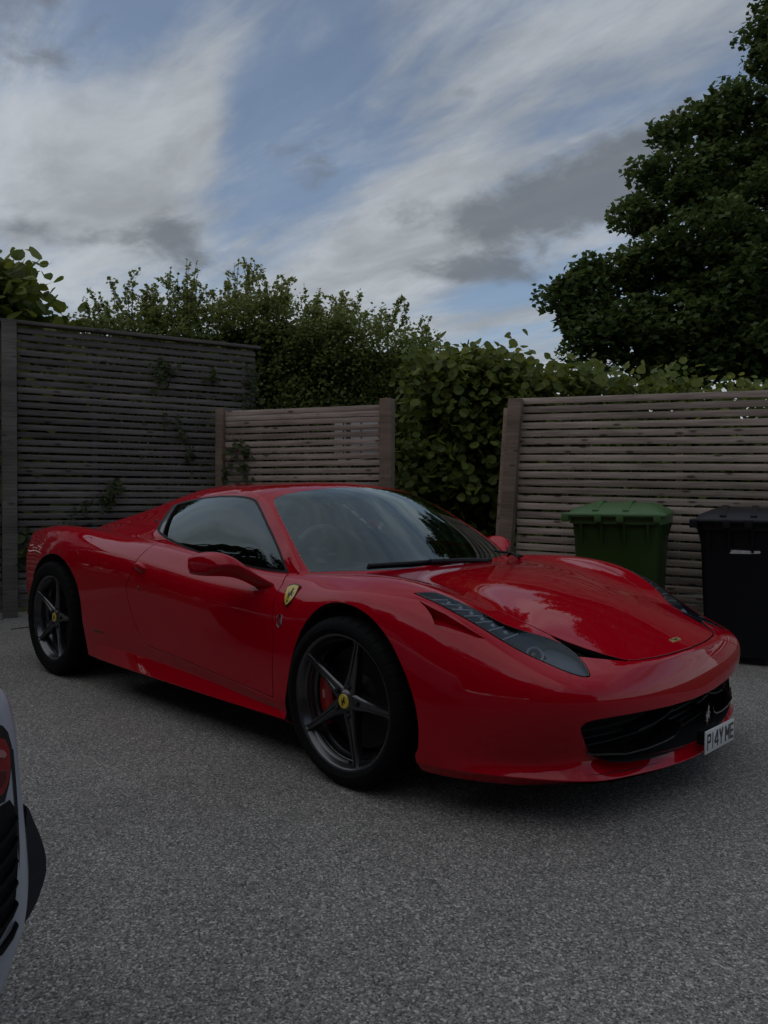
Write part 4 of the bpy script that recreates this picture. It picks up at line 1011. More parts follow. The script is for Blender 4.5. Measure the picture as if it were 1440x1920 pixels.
def slat_run(par,x0,x1,z0,z1,pitch,h,mat,y=0.,jit=.0018,skip=None):
    """horizontal slats of one panel, each a board of its own"""
    L=x1-x0; me=None; z=z1-h/2; k=0
    while z>z0+h/2:
        o=board('slat',L,h,.020,mat,par,((x0+x1)/2+rnd.uniform(-.002,.002),y+rnd.uniform(-.002,.002),z+rnd.uniform(-jit,jit)),me,(rnd.uniform(-.05,.05),rnd.uniform(-.0016,.0016),rnd.uniform(-.0015,.0015)))
        me=o.data; z-=pitch if not (skip and k in skip) else h+.003; k+=1
def fence(name,a,b,label,z_tilt=0.):
    v=b-a; rz=math.atan2(v.y,v.x)
    e=empty(name,(a.x,a.y,0),label,'fence',None,rz); e.rotation_euler=(0,z_tilt,rz)
    return e,v.length
PITCH_S=.0685
# --- tall dark fence behind the car's tail (seen face is local -Y)
A,B=at(-3.44,7.0),at(-1.39,8.19)
f,L=fence('slatted_fence',A,B,'tall dark weathered slatted fence behind the tail of the red car')
slat_run(f,.07,L,.05,2.665,PITCH_S,.049,M['old_wood'])
slat_run(f,-2.4,-.07,.05,2.665,PITCH_S,.049,M['old_wood'])
board('post',.125,2.70,.10,M['old_post'],f,(0,-.025,1.35))
board('post',.10,2.60,.09,M['old_post'],f,(L-.05,.065,1.30)); board('post',.10,2.60,.09,M['old_post'],f,(-2.35,.065,1.30))
board('capping',L+2.46,.030,.10,M['old_post'],f,((L-2.4)/2+.02,-.012,2.705))
for x in (.75,1.5): board('batten',.045,2.55,.022,M['old_wood'],f,(x,.024,1.33))
# --- low panel standing in front of it, left of the opening
G0,G1=at(-1.66,7.80),at(.03,7.15)
f,L=fence('low_slatted_fence',G0,G1,'low slatted fence panel seen over the red car roof, left of the opening')
slat_run(f,.045,L-.055,.04,1.985,PITCH_S,.051,M['new_wood'],skip=(0,1))
board('post',.085,2.02,.085,M['post_wood'],f,(0,-.012,1.01)); board('post',.115,2.035,.115,M['post_wood'],f,(L+.005,-.02,1.017))
for x in (.42,.95,1.40): board('batten',.045,1.9,.022,M['new_wood'],f,(x,.024,.98))
# --- right hand fence behind the bins
P0,P1=at(1.075,6.59),at(4.6,4.83)
f,L=fence('bin_store_fence',P0,P1,'pale slatted fence right of the opening, behind the two wheelie bins',.020)
slat_run(f,.06,L,-.05,1.965,PITCH_S,.0515,M['new_wood'],skip=())
pp=board('post',.115,2.0,.10,M['post_wood'],f,(-.015,-.02,.965)); pp.rotation_euler=(0,.045,0)
pp=board('post',.06,1.93,.06,M['post_wood'],f,(-.105,.06,.93)); pp.rotation_euler=(0,.04,0)
for x in (.46,.64,1.35,2.1,2.85): board('batten',.045,1.95,.022,M['new_wood'],f,(x,.024,.93))
board('post',.10,1.9,.09,M['post_wood'],f,(2.0,.085,.9))
# --- white board behind the low panel
wp=simple('white_board',(.40,.385,.37),.5,var=.1,vscale=6)
c=at(-.29,7.95); ang=math.atan2((G1-G0).y,(G1-G0).x)
e=empty('white_goal_board',(c.x,c.y,0),'white board on a pole glimpsed through the slats of the low fence panel','board',None,ang)
MB().box((0,0,1.72),(.50,.03,.40),bev=.006).build('board_panel',wp,e,origin=(0,0,1.72)); e.children[0].location=(0,0,1.72)
def local(mb,name,mat,par):
    o=mb.build(name,mat,None,origin=(0,0,0)); o.parent=par; return o
local(MB().tube([(.30,0,1.95),(.315,0,1.80),(.30,0,1.62),(.22,0,1.54),(.02,0,1.50),(-.2,0,1.50)],.012,8),'board_frame',wp,e)
local(MB().tube([(0,.05,0),(0,.05,1.9)],.03,10),'pole',M['rim_dark'],e)
for q in (-.14,.06): local(MB().box((q,-.0165,1.72),(.012,.004,.40)),'board_rail',M['black_plastic'],e)
# twigs lying on the drive
tw=simple('dry_twig',(.05,.038,.028),.8)
for k,(lat,dd,a,Ln,lab) in enumerate(((-1.77,3.53,.05,.085,'short dark twig lying on the gravel left of the red car'),(-2.98,6.42,.6,.30,'dark forked twig lying at the foot of the tall fence'))):
    p=at(lat,dd); m=MB(); u=Vector((math.cos(YAW-math.pi/2+a),math.sin(YAW-math.pi/2+a),0)); v=Vector((-u.y,u.x,0))
    m.tube([p-u*Ln/2+Vector((0,0,.005)),p+v*.006+Vector((0,0,.009)),p+u*Ln/2+Vector((0,0,.006))],[.004,.0045,.002],6)
    if k: m.tube([p+Vector((0,0,.008)),p+u*.06+v*.09+Vector((0,0,.03)),p+u*.10+v*.15+Vector((0,0,.01))],[.004,.003,.001],6)
    o=m.build('twig',tw); props(o,lab,'twig')
# ------------------------------------------------------------------ wheelie bins
M['bin_green']=simple('green_plastic',(.030,.068,.012),.5,spec=.3,bump=.12,bscale=500,var=.12,vscale=3)
M['bin_green_lid']=simple('green_lid_plastic',(.055,.135,.038),.40,bump=.12,bscale=500,var=.10,vscale=4)
M['bin_black']=simple('black_bin_plastic',(.006,.007,.010),.5,spec=.25,bump=.12,bscale=500,var=.2,vscale=3)
M['bin_black_lid']=simple('black_lid_plastic',(.008,.009,.013),.42,spec=.35,bump=.12,bscale=500,var=.2,vscale=4)
def rrect(hx,hy,r,z,n=4,ox=0,oy=0):
    o=[]
    for (sx,sy,a0) in ((1,1,0),(-1,1,90),(-1,-1,180),(1,-1,270)):
        for k in range(n+1):
            a=R(a0+90*k/n); o.append(Vector((ox+sx*(hx-r)+r*math.cos(a),oy+sy*(hy-r)+r*math.sin(a),z)))
    return o
def wheelie_bin(name,loc,rz,body,lid,label,W=.58,D=.72,H=1.06,marks=False):
    """front face is local -Y"""
    e=empty(name,loc,label,'wheelie bin',None,rz)
    def P(mb,nm,mat,par=None):
        o=mb.build(nm,mat,None,origin=(0,0,0),angle=32); o.parent=par if par else e; return o
    zb=H-.13; b=MB()
    rings=[rrect(W*.40,D*.36,.04,.055),rrect(W*.405,D*.365,.045,.09),rrect(W*.455,D*.435,.05,zb-.12),rrect(W*.462,D*.445,.05,zb-.10),rrect(W*.462,D*.445,.05,zb)]
    b.loft(rings); bo=P(b,'bin_body',body)
    rm=MB(); rm.loft([rrect(W*.462,D*.445,.05,zb-.035),rrect(W*.50,D*.485,.05,zb-.03),rrect(W*.50,D*.485,.05,zb+.012),rrect(W*.462,D*.445,.05,zb+.014)],cap=False); P(rm,'bin_rim',lid)
    for x in (-.36,-.14,.10,.34):
        g=MB(); yf=-D*.44; g.prism([(0,0),(-.05,0),(0,-.15)],lambda u,v,h,x=x: Vector((x*W+h,yf+u,zb-.03+v)),-.008,.008); P(g,'rib',body)
    for y in (-.24,.02,.28):
        for s in (1,-1):
            g=MB(); g.prism([(0,0),(.035,0),(0,-.13)],lambda u,v,h,y=y,s=s: Vector((s*(W*.455+u),y*D+h,zb-.03+v)),-.007,.007); P(g,'rib',body)
    # lid: slopes down to the front, raised centre panel with two stiffening ridges
    zl=zb+.016
    l=MB(); l.loft([rrect(W*.515,D*.50,.05,zl),rrect(W*.515,D*.50,.05,zl+.025),rrect(W*.47,D*.455,.07,zl+.055,oy=.01),rrect(W*.36,D*.34,.08,zl+.088,oy=.05),rrect(W*.30,D*.26,.08,zl+.10,oy=.07)]); lo=P(l,'lid',lid)
    for x in (-.20,.12):
        g=MB(); g.prism([(-D*.47,zl+.03),(-D*.47,zl+.05),(-D*.40,zl+.068),(-D*.16,zl+.118),(-D*.05,zl+.112),(D*.1,zl+.10),(D*.1,zl+.04)],lambda u,v,h,x=x: Vector((x*W+h-.02*0,u,v)),-.026,.014); P(g,'lid_ridge',lid,lo)
    g=MB(); g.tube([Vector((x*W,-D*.515,zl+.014)) for x in (-.53,-.2,.2,.53)],.017,10); P(g,'front_bar',lid)
    for x in (-.52,-.17,.06,.44):
        g=MB(); g.box((x*W,-D*.515,zl-.005),(.05,.045,.06),bev=.008); P(g,'bar_bracket',lid)
    g=MB(); g.tube([Vector((x*W,D*.53,zl+.03)) for x in (-.40,.40)],.017,10); P(g,'rear_handle',body)
    for s in (1,-1):
        g=MB(); g.box((s*W*.36,D*.50,zl+.0),(.04,.07,.09),bev=.01); P(g,'hinge',body)
        g=MB(); g.lathe([(.0001,-.022),(.09,-.022),(.10,-.012),(.10,.012),(.09,.022),(.0001,.022)],24,lambda r,a,h,s=s: Vector((s*W*.46+h,D*.36+r*math.cos(a),.10+r*math.sin(a)))); P(g,'bin_wheel',M['rubber'])
    g=MB(); g.tube([(-W*.48,D*.36,.10),(W*.48,D*.36,.10)],.012,8); P(g,'axle',M['rim_dark'])
    if marks:
        yb=lambda z: -(D*.365+(D*.435-D*.365)*(z-.09)/(zb-.12-.09))-.0008
        wm=simple('paint_mark',(.55,.56,.57),.6,var=.2,vscale=40); gm=simple('faint_print',(.16,.165,.175),.6)
        pts=[(-.095,.012),(-.03,.011),(.05,.008),(.085,.010),(.092,.002),(.085,-.008),(.02,-.012),(-.05,-.013),(-.093,-.014),(-.099,0)]
        g=MB(); g.prism(pts,lambda u,v,h: Vector((u+.015,yb(.80+v)-h,.765+v)),-.004,.0015); P(g,'paint_mark',wm,bo)
        g=MB()
        for i in range(5):
            for j in range(5):
                if (i*7+j*5+i*j)%3: g.box((.004+(i-2)*.0072,yb(.875)-.0004,.868+(j-2)*.0072),(.0058,.002,.0058))
        P(g,'printed_emblem',gm,bo)
        g=MB(); x=-.042
        for wd in (.010,.006,.009,.011,.007,.010,.009,.006):
            g.box((x+wd/2,yb(.83)-.0004,.838),(wd,.002,.009)); x+=wd+.003
        P(g,'printed_word',gm,bo)
    return e
nrm=math.atan2((P1-P0).y,(P1-P0).x)
p=at(1.76,5.62); wheelie_bin('green_wheelie_bin',(p.x,p.y,0),nrm+.02,M['bin_green'],M['bin_green_lid'],'dark green wheelie bin with a lighter green lid before the slatted fence',.64,.80,1.10)
p=at(2.53,5.33); wheelie_bin('black_wheelie_bin',(p.x,p.y,0),nrm-.03,M['bin_black'],M['bin_black_lid'],'black wheelie bin with a white paint mark, right of the green bin',.58,.72,1.07,True)
# ------------------------------------------------------------------ plants
def leaf_mat(name,c0,c1,c2,trans=.35,rough=.5):
    m=bpy.data.materials.new(name); m.use_nodes=True; n=m.node_tree.nodes; l=m.node_tree.links; b=n['Principled BSDF']; o=n['Material Output']
    at_=n.new('ShaderNodeAttribute'); at_.attribute_name='tint'
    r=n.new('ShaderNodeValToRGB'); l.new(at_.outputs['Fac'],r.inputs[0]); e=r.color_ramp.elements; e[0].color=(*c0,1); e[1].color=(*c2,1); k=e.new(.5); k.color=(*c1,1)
    l.new(r.outputs[0],b.inputs['Base Color']); b.inputs['Roughness'].default_value=rough; b.inputs['Specular IOR Level'].default_value=.3
    t=n.new('ShaderNodeBsdfTranslucent'); h=n.new('ShaderNodeHueSaturation'); h.inputs['Value'].default_value=1.5; h.inputs['Hue'].default_value=.475; l.new(r.outputs[0],h.inputs['Color']); l.new(h.outputs[0],t.inputs[0])
    mx=n.new('ShaderNodeMixShader'); mx.inputs[0].default_value=trans; l.new(b.outputs[0],mx.inputs[1]); l.new(t.outputs[0],mx.inputs[2]); l.new(mx.outputs[0],o.inputs['Surface'])
    return m
M['oak_leaf']=leaf_mat('oak_leaf',(.030,.056,.015),(.062,.104,.026),(.13,.165,.046),.36)
M['haw_leaf']=leaf_mat('hawthorn_leaf',(.070,.108,.026),(.145,.195,.044),(.26,.28,.08),.46)
M['hazel_leaf']=leaf_mat('hazel_leaf',(.055,.086,.015),(.115,.155,.024),(.22,.245,.05),.42)
M['vine_leaf']=leaf_mat('vine_leaf',(.030,.048,.014),(.050,.072,.018),(.085,.095,.028),.3)
M['bark']=simple('bark',(.045,.038,.030),.9,bump=.8,bscale=40,var=.3,vscale=9)
M['twig']=simple('green_twig',(.045,.042,.022),.8)
M['dark_core']=simple('hedge_inner_shade',(.010,.013,.006),1.0)  # near-black colour stands for the shade deep inside the foliage
rng=np.random.default_rng(11)
KITE=(np.array([(0,0),(.42,.45),(0,1.0),(-.42,.45)]),[(0,1,2),(0,2,3)])
ROUND=(np.array([(0,0),(.40,.12),(.52,.50),(.34,.84),(0,1.08),(-.34,.84),(-.52,.50),(-.40,.12)]),[(0,1,2),(0,2,3),(0,3,4),(0,4,5),(0,5,6),(0,6,7)])
OAKL=(np.array([(0,0),(.20,.25),(.30,.62),(0,1.0),(-.30,.62),(-.20,.25)]),[(0,1,2),(0,2,3),(0,3,4),(0,4,5)])
def leaves(name,C,size,shape,mat,parent=None,up=.35,out=None,fold=.18,tint=None,kind=None):
    """one mesh of leaf blades at the points C"""
    n=len(C); C=np.asarray(C,float); size=np.broadcast_to(size,(n,))*rng.uniform(.65,1.25,n)
    nz=rng.normal(size=(n,3)); nz/=np.linalg.norm(nz,axis=1,keepdims=True); nz[:,2]=np.abs(nz[:,2])
    nz=nz+np.array([0,0,up])+(out if out is not None else 0); nz/=np.linalg.norm(nz,axis=1,keepdims=True)
    t=rng.normal(size=(n,3)); t-=nz*(t*nz).sum(1,keepdims=True); t/=np.linalg.norm(t,axis=1,keepdims=True); b=np.cross(nz,t)
    S,F=shape; k=len(S)
    V=C[:,None,:]+size[:,None,None]*(b[:,None,:]*S[None,:,0,None]+t[:,None,:]*(S[None,:,1,None]-.4)+nz[:,None,:]*(np.abs(S[None,:,0,None])*fold-.10*(S[None,:,1,None]-.4)**2))
    F=np.array(F); T=(np.arange(n)[:,None,None]*k+F[None]).reshape(-1,3)
    o=mesh_np(name,V.reshape(-1,3),T,mat,parent,None,False)
    tv=np.repeat(np.clip((rng.beta(2,2.6,n) if tint is None else tint),0,1),k).astype(np.float32)
    a=o.data.attributes.new('tint','FLOAT','POINT'); a.data.foreach_set('value',tv)
    if kind: o['kind']=kind
    return o
def rel(e,pts): return np.asarray(pts)-np.array(e.location)
def limb(mb,a,b,r0,r1,wob=.1,n=6):
    a,b=Vector(a),Vector(b); L=(b-a).length; pts=[];rr=[]
    for i in range(n+1):
        t=i/n; p=a.lerp(b,t)+Vector((rnd.uniform(-1,1),rnd.uniform(-1,1),rnd.uniform(-.6,1)))*wob*L*.25*math.sin(math.pi*t); pts.append(p); rr.append(r0+(r1-r0)*t)
    mb.tube(pts,rr,7); return pts
def clump_tree(name,label,base,trunk_h,trunk_r,ells,leaf,shape,mat,per,clump_r,group=None,dens=1.0,fork=None):
    """trunk, limbs to every mass of the crown, leaves gathered in clumps over those masses"""
    e=empty(name,base,label,'tree',group)
    tb=MB(); fork=Vector(fork) if fork else Vector((0,0,trunk_h))
    tb.tube([Vector((0,0,-.05)),Vector((.03,.02,trunk_h*.35)),fork*.7+Vector((0,0,trunk_h*.2)) if False else Vector((fork.x*.5,fork.y*.5,trunk_h*.7)),fork],[trunk_r*1.25,trunk_r,trunk_r*.85,trunk_r*.7],12)
    t=tb.build('trunk',M['bark'],None,origin=(0,0,0)); t.parent=e
    bb=MB(); C=[];S=[];TT=[]
    for (c,r) in ells:
        c=np.array(c)-np.array(base); limb(bb,fork,c,trunk_r*.38,trunk_r*.08,.5)
        nc=max(3,int(dens*9*(r/clump_r)**2)); u=rng.normal(size=(nc,3)); u/=np.linalg.norm(u,axis=1,keepdims=True)
        cc=c+u*(r*rng.uniform(.25,1.0,(nc,1))**.5)*np.array([1,1,.85])
        for q in range(nc):
            # a spray of foliage: leaves lie mostly on the outer, upper shell of a small lobed mass
            if q%2==0: limb(bb,c+(cc[q]-c)*.2,cc[q],trunk_r*.07,.007,.6,4)
            cr=clump_r*rng.uniform(.55,1.35); k=int(per*(cr/clump_r)**2); v=rng.normal(size=(k,3)); v/=np.linalg.norm(v,axis=1,keepdims=True)
            ax=rng.normal(size=3); ax/=np.linalg.norm(ax); v=v*(1+.5*np.sign(v@ax)[:,None]*((v@ax)**2)[:,None])
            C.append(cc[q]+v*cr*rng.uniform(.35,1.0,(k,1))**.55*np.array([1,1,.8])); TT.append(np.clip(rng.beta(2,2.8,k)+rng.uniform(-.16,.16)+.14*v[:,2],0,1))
    o=bb.build('limbs',M['bark'],None,origin=(0,0,0),angle=0); o.parent=e
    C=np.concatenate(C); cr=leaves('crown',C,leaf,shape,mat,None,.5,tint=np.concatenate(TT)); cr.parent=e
    return e
def px_at(x,y,d):
    lat=(x-720)/1430*d; return at(lat,d,1.12+(931-y)/1430*d)
# --- oak
def EL_(x,y,d,r): p=px_at(x+(24 if x<1400 else 18),y,d); return ((p.x,p.y,p.z),r*(.74 if x<1420 else .9))
oak=[EL_(1022,552,13.2,.34),EL_(1048,560,13.2,.48),EL_(1062,600,13.2,.5),EL_(1070,640,13,.5),EL_(1092,505,13.4,.36),EL_(1075,560,13.2,.48),EL_(1120,600,13.4,.72),EL_(1160,645,13,.85),EL_(1115,510,13.6,.36),EL_(1200,500,13.6,.85),EL_(1190,405,14,.62),EL_(1190,325,14.2,.40),EL_(1225,265,14.2,.36),EL_(1250,350,14,.85),EL_(1290,250,14.4,.62),EL_(1320,195,14.4,.52),EL_(1260,590,13,1.0),EL_(1340,330,14.2,1.0),EL_(1400,220,14.6,.75),EL_(1440,120,14.8,.62),EL_(1425,60,15,.45),EL_(1455,20,15,.6),EL_(1300,470,13.2,1.15),EL_(1380,560,12.8,1.15),EL_(1240,680,13,.75),EL_(1340,670,12.8,.75),EL_(1440,655,12.6,.85),EL_(1450,430,13.6,1.3),EL_(1460,290,14.2,1.1),EL_(1560,520,13.5,1.4),EL_(1560,250,14.5,1.5),EL_(1600,20,15,1.7),EL_(1750,350,15,2.0),EL_(1800,100,15.5,2.0),EL_(1900,550,14.5,1.8),EL_(1700,-120,16,1.8)]
bp_=at(8.2,14.6)
clump_tree('oak_tree','big dark green oak tree filling the right side behind the bin fence',(bp_.x,bp_.y,-.01),3.4,.38,oak,.125,KITE,M['oak_leaf'],100,.32,dens=.72)
# --- hawthorn hedge with upright shoots
def hedge(name,label,xs,top,d0,d1,leaf,shape,mat,n_cl,per,cl,zmin=.2,dark_core=True,shoots=(),cat='hedge',out=(0,0,0),front=None):
    c=px_at((xs[0]+xs[1])/2,931,(d0+d1)/2); e=empty(name,(c.x,c.y,-.01),label,cat)
    ft=pchip([t[0] for t in top],[t[1] for t in top]); base=np.array(e.location)
    X_=rng.uniform(xs[0],xs[1],n_cl); D_=d0+(d1-d0)*rng.beta(1.1,1.8,n_cl); C=[];TT=[]
    for x,d in zip(X_,D_):
        zt=1.12+(931-float(ft(x)))/1430*d; z=zmin+(zt-zmin)*(1-rng.beta(1.0,1.7)); p=px_at(x,931,d); k=rng.poisson(per)
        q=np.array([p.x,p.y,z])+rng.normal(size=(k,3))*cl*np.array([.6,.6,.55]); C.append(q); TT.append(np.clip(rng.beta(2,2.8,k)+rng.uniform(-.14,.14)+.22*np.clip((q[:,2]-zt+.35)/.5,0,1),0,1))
    sm=MB()
    for (x,y0,y1,lean,w_,nl) in shoots:
        d=rng.uniform(d0+.1,(d0+d1)/2+.2); a=px_at(x,y0,d); b=px_at(x+lean,y1,d); pts=[]
        for t in np.linspace(0,1,8): pts.append(a.lerp(b,t)+Vector((rnd.uniform(-.012,.012),rnd.uniform(-.012,.012),0))+Vector((0,0,-.10*(t*(1-t))*abs(lean)/60)))
        sm.tube([p-Vector(base) for p in pts],[.007-.005*i/7 for i in range(8)],5)
        k=int(nl); t=rng.uniform(0,1,k); i=np.clip((t*7).astype(int),0,6); f=t*7-i; PA=np.array([tuple(p) for p in pts]); q=PA[i]*(1-f)[:,None]+PA[i+1]*f[:,None]
        q+=rng.normal(size=(k,3))*(w_*(1-.65*t))[:,None]*np.array([1,1,.7]); C.append(q); TT.append(np.clip(rng.beta(2.4,2,k)+.18,0,1))
        for s_ in range(3):
            j=rnd.randint(2,6); sd=pts[j]+Vector((rnd.uniform(-.12,.12),rnd.uniform(-.12,.12),rnd.uniform(.03,.14))); sm.tube([pts[j]-Vector(base),sd-Vector(base)],[.003,.0012],4)
            k=14; tt=rng.uniform(.2,1,(k,1)); q=np.array(pts[j])*(1-tt)+np.array(sd)*tt+rng.normal(size=(k,3))*.018; C.append(q); TT.append(np.clip(rng.beta(2.4,2,k)+.15,0,1))
    for k in range(14):
        x=rng.uniform(*xs); d=rng.uniform(d0+.2,d1-.1); p=px_at(x,931,d); zt=1.12+(931-float(ft(x)))/1430*d
        limb(sm,Vector((p.x,p.y,0))-Vector(base)*1.0,Vector((p.x+rnd.uniform(-.2,.2),p.y+rnd.uniform(-.2,.2),zt*.8))-Vector((base[0],base[1],0)),.022,.006,.4)
    st=sm.build('stems',M['twig'],None,origin=(0,0,0),angle=0); st.parent=e
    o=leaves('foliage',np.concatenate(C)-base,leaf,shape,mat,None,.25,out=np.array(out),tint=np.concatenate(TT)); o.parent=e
    if dark_core:  # solid core added to close sky gaps, coloured as inner shade
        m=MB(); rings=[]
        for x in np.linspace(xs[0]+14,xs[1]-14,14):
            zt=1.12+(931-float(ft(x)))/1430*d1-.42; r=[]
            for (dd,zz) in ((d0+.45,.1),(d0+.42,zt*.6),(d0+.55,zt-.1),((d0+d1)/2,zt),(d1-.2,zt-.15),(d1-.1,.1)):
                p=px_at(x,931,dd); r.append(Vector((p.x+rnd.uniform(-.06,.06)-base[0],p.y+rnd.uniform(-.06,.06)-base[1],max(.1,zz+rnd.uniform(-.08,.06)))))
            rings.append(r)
        m.loft(rings); h=m.build('shade_core',M['dark_core'],None,origin=(0,0,0),angle=0); h.parent=e
    return e
FWD=-np.array(FH)*.5
sh=[]
for (x,y,lean,n_) in ((150,575,-25,2),(185,545,-20,3),(225,512,-14,4),(255,550,-30,3),(300,535,6,3),(318,505,-4,3),(352,490,10,5),(385,530,16,3),(405,535,8,3),(432,515,4,4),(458,486,6,6),(475,505,-8,4),(500,530,10,3),(525,520,14,4),(540,518,6,4),(580,535,-6,4),(610,575,14,2),(655,545,14,4),(672,570,20,2),(700,585,10,2),(735,580,16,2),(760,556,20,3),(800,600,22,2),(815,595,28,2),(280,560,-8,3),(345,540,-10,3)):
    for k in range(n_):
        dx=rnd.uniform(-16,16); yy=y+rnd.uniform(0,34)*(k>0); sh.append((x-lean*1.2+dx,max(yy+60,615),yy,lean+rnd.uniform(-12,12),.026,38))
hedge('hawthorn_hedge','tall small-leaved hedge with loose upright shoots above the dark fence',(60,830),[(60,640),(120,618),(200,598),(300,588),(380,580),(460,566),(540,572),(620,588),(700,610),(770,632),(830,660)],8.75,10.0,.048,KITE,M['haw_leaf'],1700,46,.15,shoots=sh,out=FWD)
# --- hazel with broad round leaves
hedge('hazel_bush','broad round-leaved bright green bush filling the opening between the fences',(765,1175),[(765,680),(800,668),(850,660),(900,662),(960,668),(1010,676),(1060,690),(1110,706),(1175,718)],7.55,8.9,.088,ROUND,M['hazel_leaf'],680,15,.15,zmin=.12,out=FWD*1.3,cat='bush')
hedge('hazel_hedge','low leafy hedge showing above the pale fence behind the bins',(1150,1640),[(1150,704),(1220,712),(1300,716),(1380,728),(1450,735),(1640,735)],7.7,8.8,.085,ROUND,M['hazel_leaf'],420,14,.18,zmin=.3,out=FWD)
hedge('lime_bush','broad-leaved bush over the left end of the tall dark fence',(-260,150),[(-260,470),(-60,480),(10,508),(45,520),(80,548),(105,590),(118,660),(150,720)],8.3,9.6,.15,ROUND,M['hazel_leaf'],420,10,.26,zmin=.5,out=FWD,cat='bush')
# loose sprays where the hedge meets the end of the tall fence
# --- climbers on the fences
def climber(label,pts,n,leaf,sp,grow=1.0):
    P3=[Vector(p) for p in pts]; e=empty('climbing_plant',P3[0],label,'climber'); m=MB(); b=P3[0]
    m.tube([p-b for p in P3],[.004-.0025*i/(len(P3)-1) for i in range(len(P3))],5); o=m.build('stem',M['twig'],None,origin=(0,0,0),angle=0); o.parent=e
    t=rng.uniform(0,1,n)**grow; L=len(P3)-1; i=np.clip((t*L).astype(int),0,L-1); f=t*L-i; A_=np.array([tuple(p-b) for p in P3]); q=A_[i]*(1-f)[:,None]+A_[i+1]*f[:,None]+rng.normal(size=(n,3))*sp
    o=leaves('foliage',q,leaf,ROUND,M['vine_leaf'],None,.1,out=FWD*2.2); o.parent=e
def on_fence(px,py,a,b,off=.03):
    """point on the vertical fence plane seen at that height and side"""
    d=F_*FPX+R2_*(px-720)-U2_*(py-960); v=(b-a); nn=Vector((v.y,-v.x,0)).normalized()
    if nn.dot(FH)>0: nn=-nn
    t=((a+nn*off)-Vector(CAM)).dot(nn)/d.dot(nn); return Vector(CAM)+d*t
for lab,pp,n_,lf,sp in (('small climber with dark leaves high on the tall fence',[(290,735),(305,712),(322,700),(312,690),(295,700)],60,.055,.045),('single leafy shoot poking through the tall fence near its right end',[(392,712),(400,704),(408,708)],9,.10,.03),('thin vine trailing down the tall fence towards the low panel',[(300,780),(330,795),(345,815),(352,850),(362,880)],40,.04,.03),('leafy tuft on the tall fence above the car tail',[(210,905),(218,912),(205,935),(196,950)],46,.055,.035),('thin vine creeping left from the tuft on the tall fence',[(205,912),(180,930),(160,950),(135,968),(128,985)],34,.035,.03),('green shoots at the foot of the tall fence behind the rear wheel',[(44,1060),(40,1030),(52,1000),(46,1045)],22,.08,.04)):
    climber(lab,[on_fence(*p,A,B) for p in pp],n_,lf,sp)
for lab,pp,n_ in (('vine hanging over the left part of the low fence panel',[(452,830),(462,850),(455,880),(466,905)],40),('vine growing up beside the left post of the low panel',[(420,905),(428,870),(440,845),(436,812)],30)):
    climber(lab,[on_fence(*p,G0,G1) for p in pp],n_,.05,.035)
climber('leafy sprays hanging over the right end of the tall fence',[on_fence(*p,A,B,.05) for p in ((470,690),(474,730),(468,770),(476,810),(470,830))],170,.045,.06)
# --- trees behind the photographer (they show in the paint and the glass)
RT=[(-13.5,-12.0,12.5),(-9.5,-11.8,12.0),(-6.0,-11.6,11.0),(-2.8,-12.2,10.2),(.4,-11.8,11.0),(3.6,-12.4,11.5),(7.0,-11.5,10.5),(10.5,-9.0,7.0),(13.0,-4.5,5.2),(14.0,.5,4.6),(-18.0,-11.6,10.5),(-22.5,-11.0,10.0),(-27.5,-9.0,10.0),(-31.5,-4.0,9.5)]
for k,(x,y,h) in enumerate(RT):
    ell=[((x+rnd.uniform(-1,1)*1.5,y+rnd.uniform(-1,1)*1.0,h*q),(.55+.105*h)*(1.1-.5*abs(q-.5))) for q in (.14,.20,.26,.32,.40,.48,.56,.64,.74,.86)]
    clump_tree('garden_tree','leafy garden tree behind the photographer, '+'first second third fourth fifth sixth seventh eighth ninth tenth eleventh twelfth thirteenth last'.split()[k]+' along the row',(x,y,-.01),h*.3,.16,ell,.24,KITE,M['oak_leaf'],80,.75,'trees behind the photographer',.6)
# ------------------------------------------------------------------ white car at the left edge (its right rear corner is in view)
X0=.86                                                     # its tail lies in the plane x = X0 and faces +X
def on_tail(px,py,x):
    d=F_*FPX+R2_*(px-720)-U2_*(py-960); t=(x-CAM[0])/d.x; p=Vector(CAM)+d*t; return p.y,p.z
EDGE=[(-420,1172),(-260,1196),(-120,1232),(-40,1264),(0,1288),(13,1312),(22,1348),(27,1390),(32,1440),(38,1500),(44,1560),(48,1615),(48,1660),(43,1705),(34,1742),(22,1776),(10,1812),(-4,1848),(-40,1890),(-160,1915),(-300,1925)]
OUT=[on_tail(x,y,X0-.06) for x,y in EDGE]
wy=max(y for y,z in OUT); wc=wy-.95
OUT=[(max(y,wc+.02),z) for y,z in OUT]
WCAR=empty('white_coupe',(X0-2.2,wc,0),'white coupe cut off by the left edge, its red tail lamp and black vents showing','car')
ring=smooth_poly(OUT,2,False).tolist()
ring=ring+[(2*wc-y,z) for y,z in reversed(ring)]
def inset(k,zs=1.,zo=0.,ws=1.):
    cz=.55; o=[]
    for y,z in ring:
        s=1 if y>wc else -1; o.append((wc+(y-wc)*ws-s*min(k,abs(y-wc)*.9),cz+(z-cz)*(1-k*1.2)*zs+zo))
    return o
ST=[(X0,.040,1,0,1),(X0-.006,.026,1,0,1),(X0-.02,.012,1,0,1),(X0-.04,.003,1,0,1),(X0-.06,0,1,0,1),(X0-.35,-.006,1.05,.0,1),(X0-.9,-.004,1.10,.01,1),(X0-2.0,.03,1.02,0,.99),(X0-3.2,.02,1.0,-.02,.99),(X0-4.0,.10,.80,-.09,.95),(X0-4.35,.35,.55,-.14,.85)]
mb=MB(); mb.loft([[Vector((x,y,z)) for y,z in inset(k,zs,zo,ws)] for x,k,zs,zo,ws in ST])
WB=mb.build('body',M['white_paint'],WCAR,angle=50)
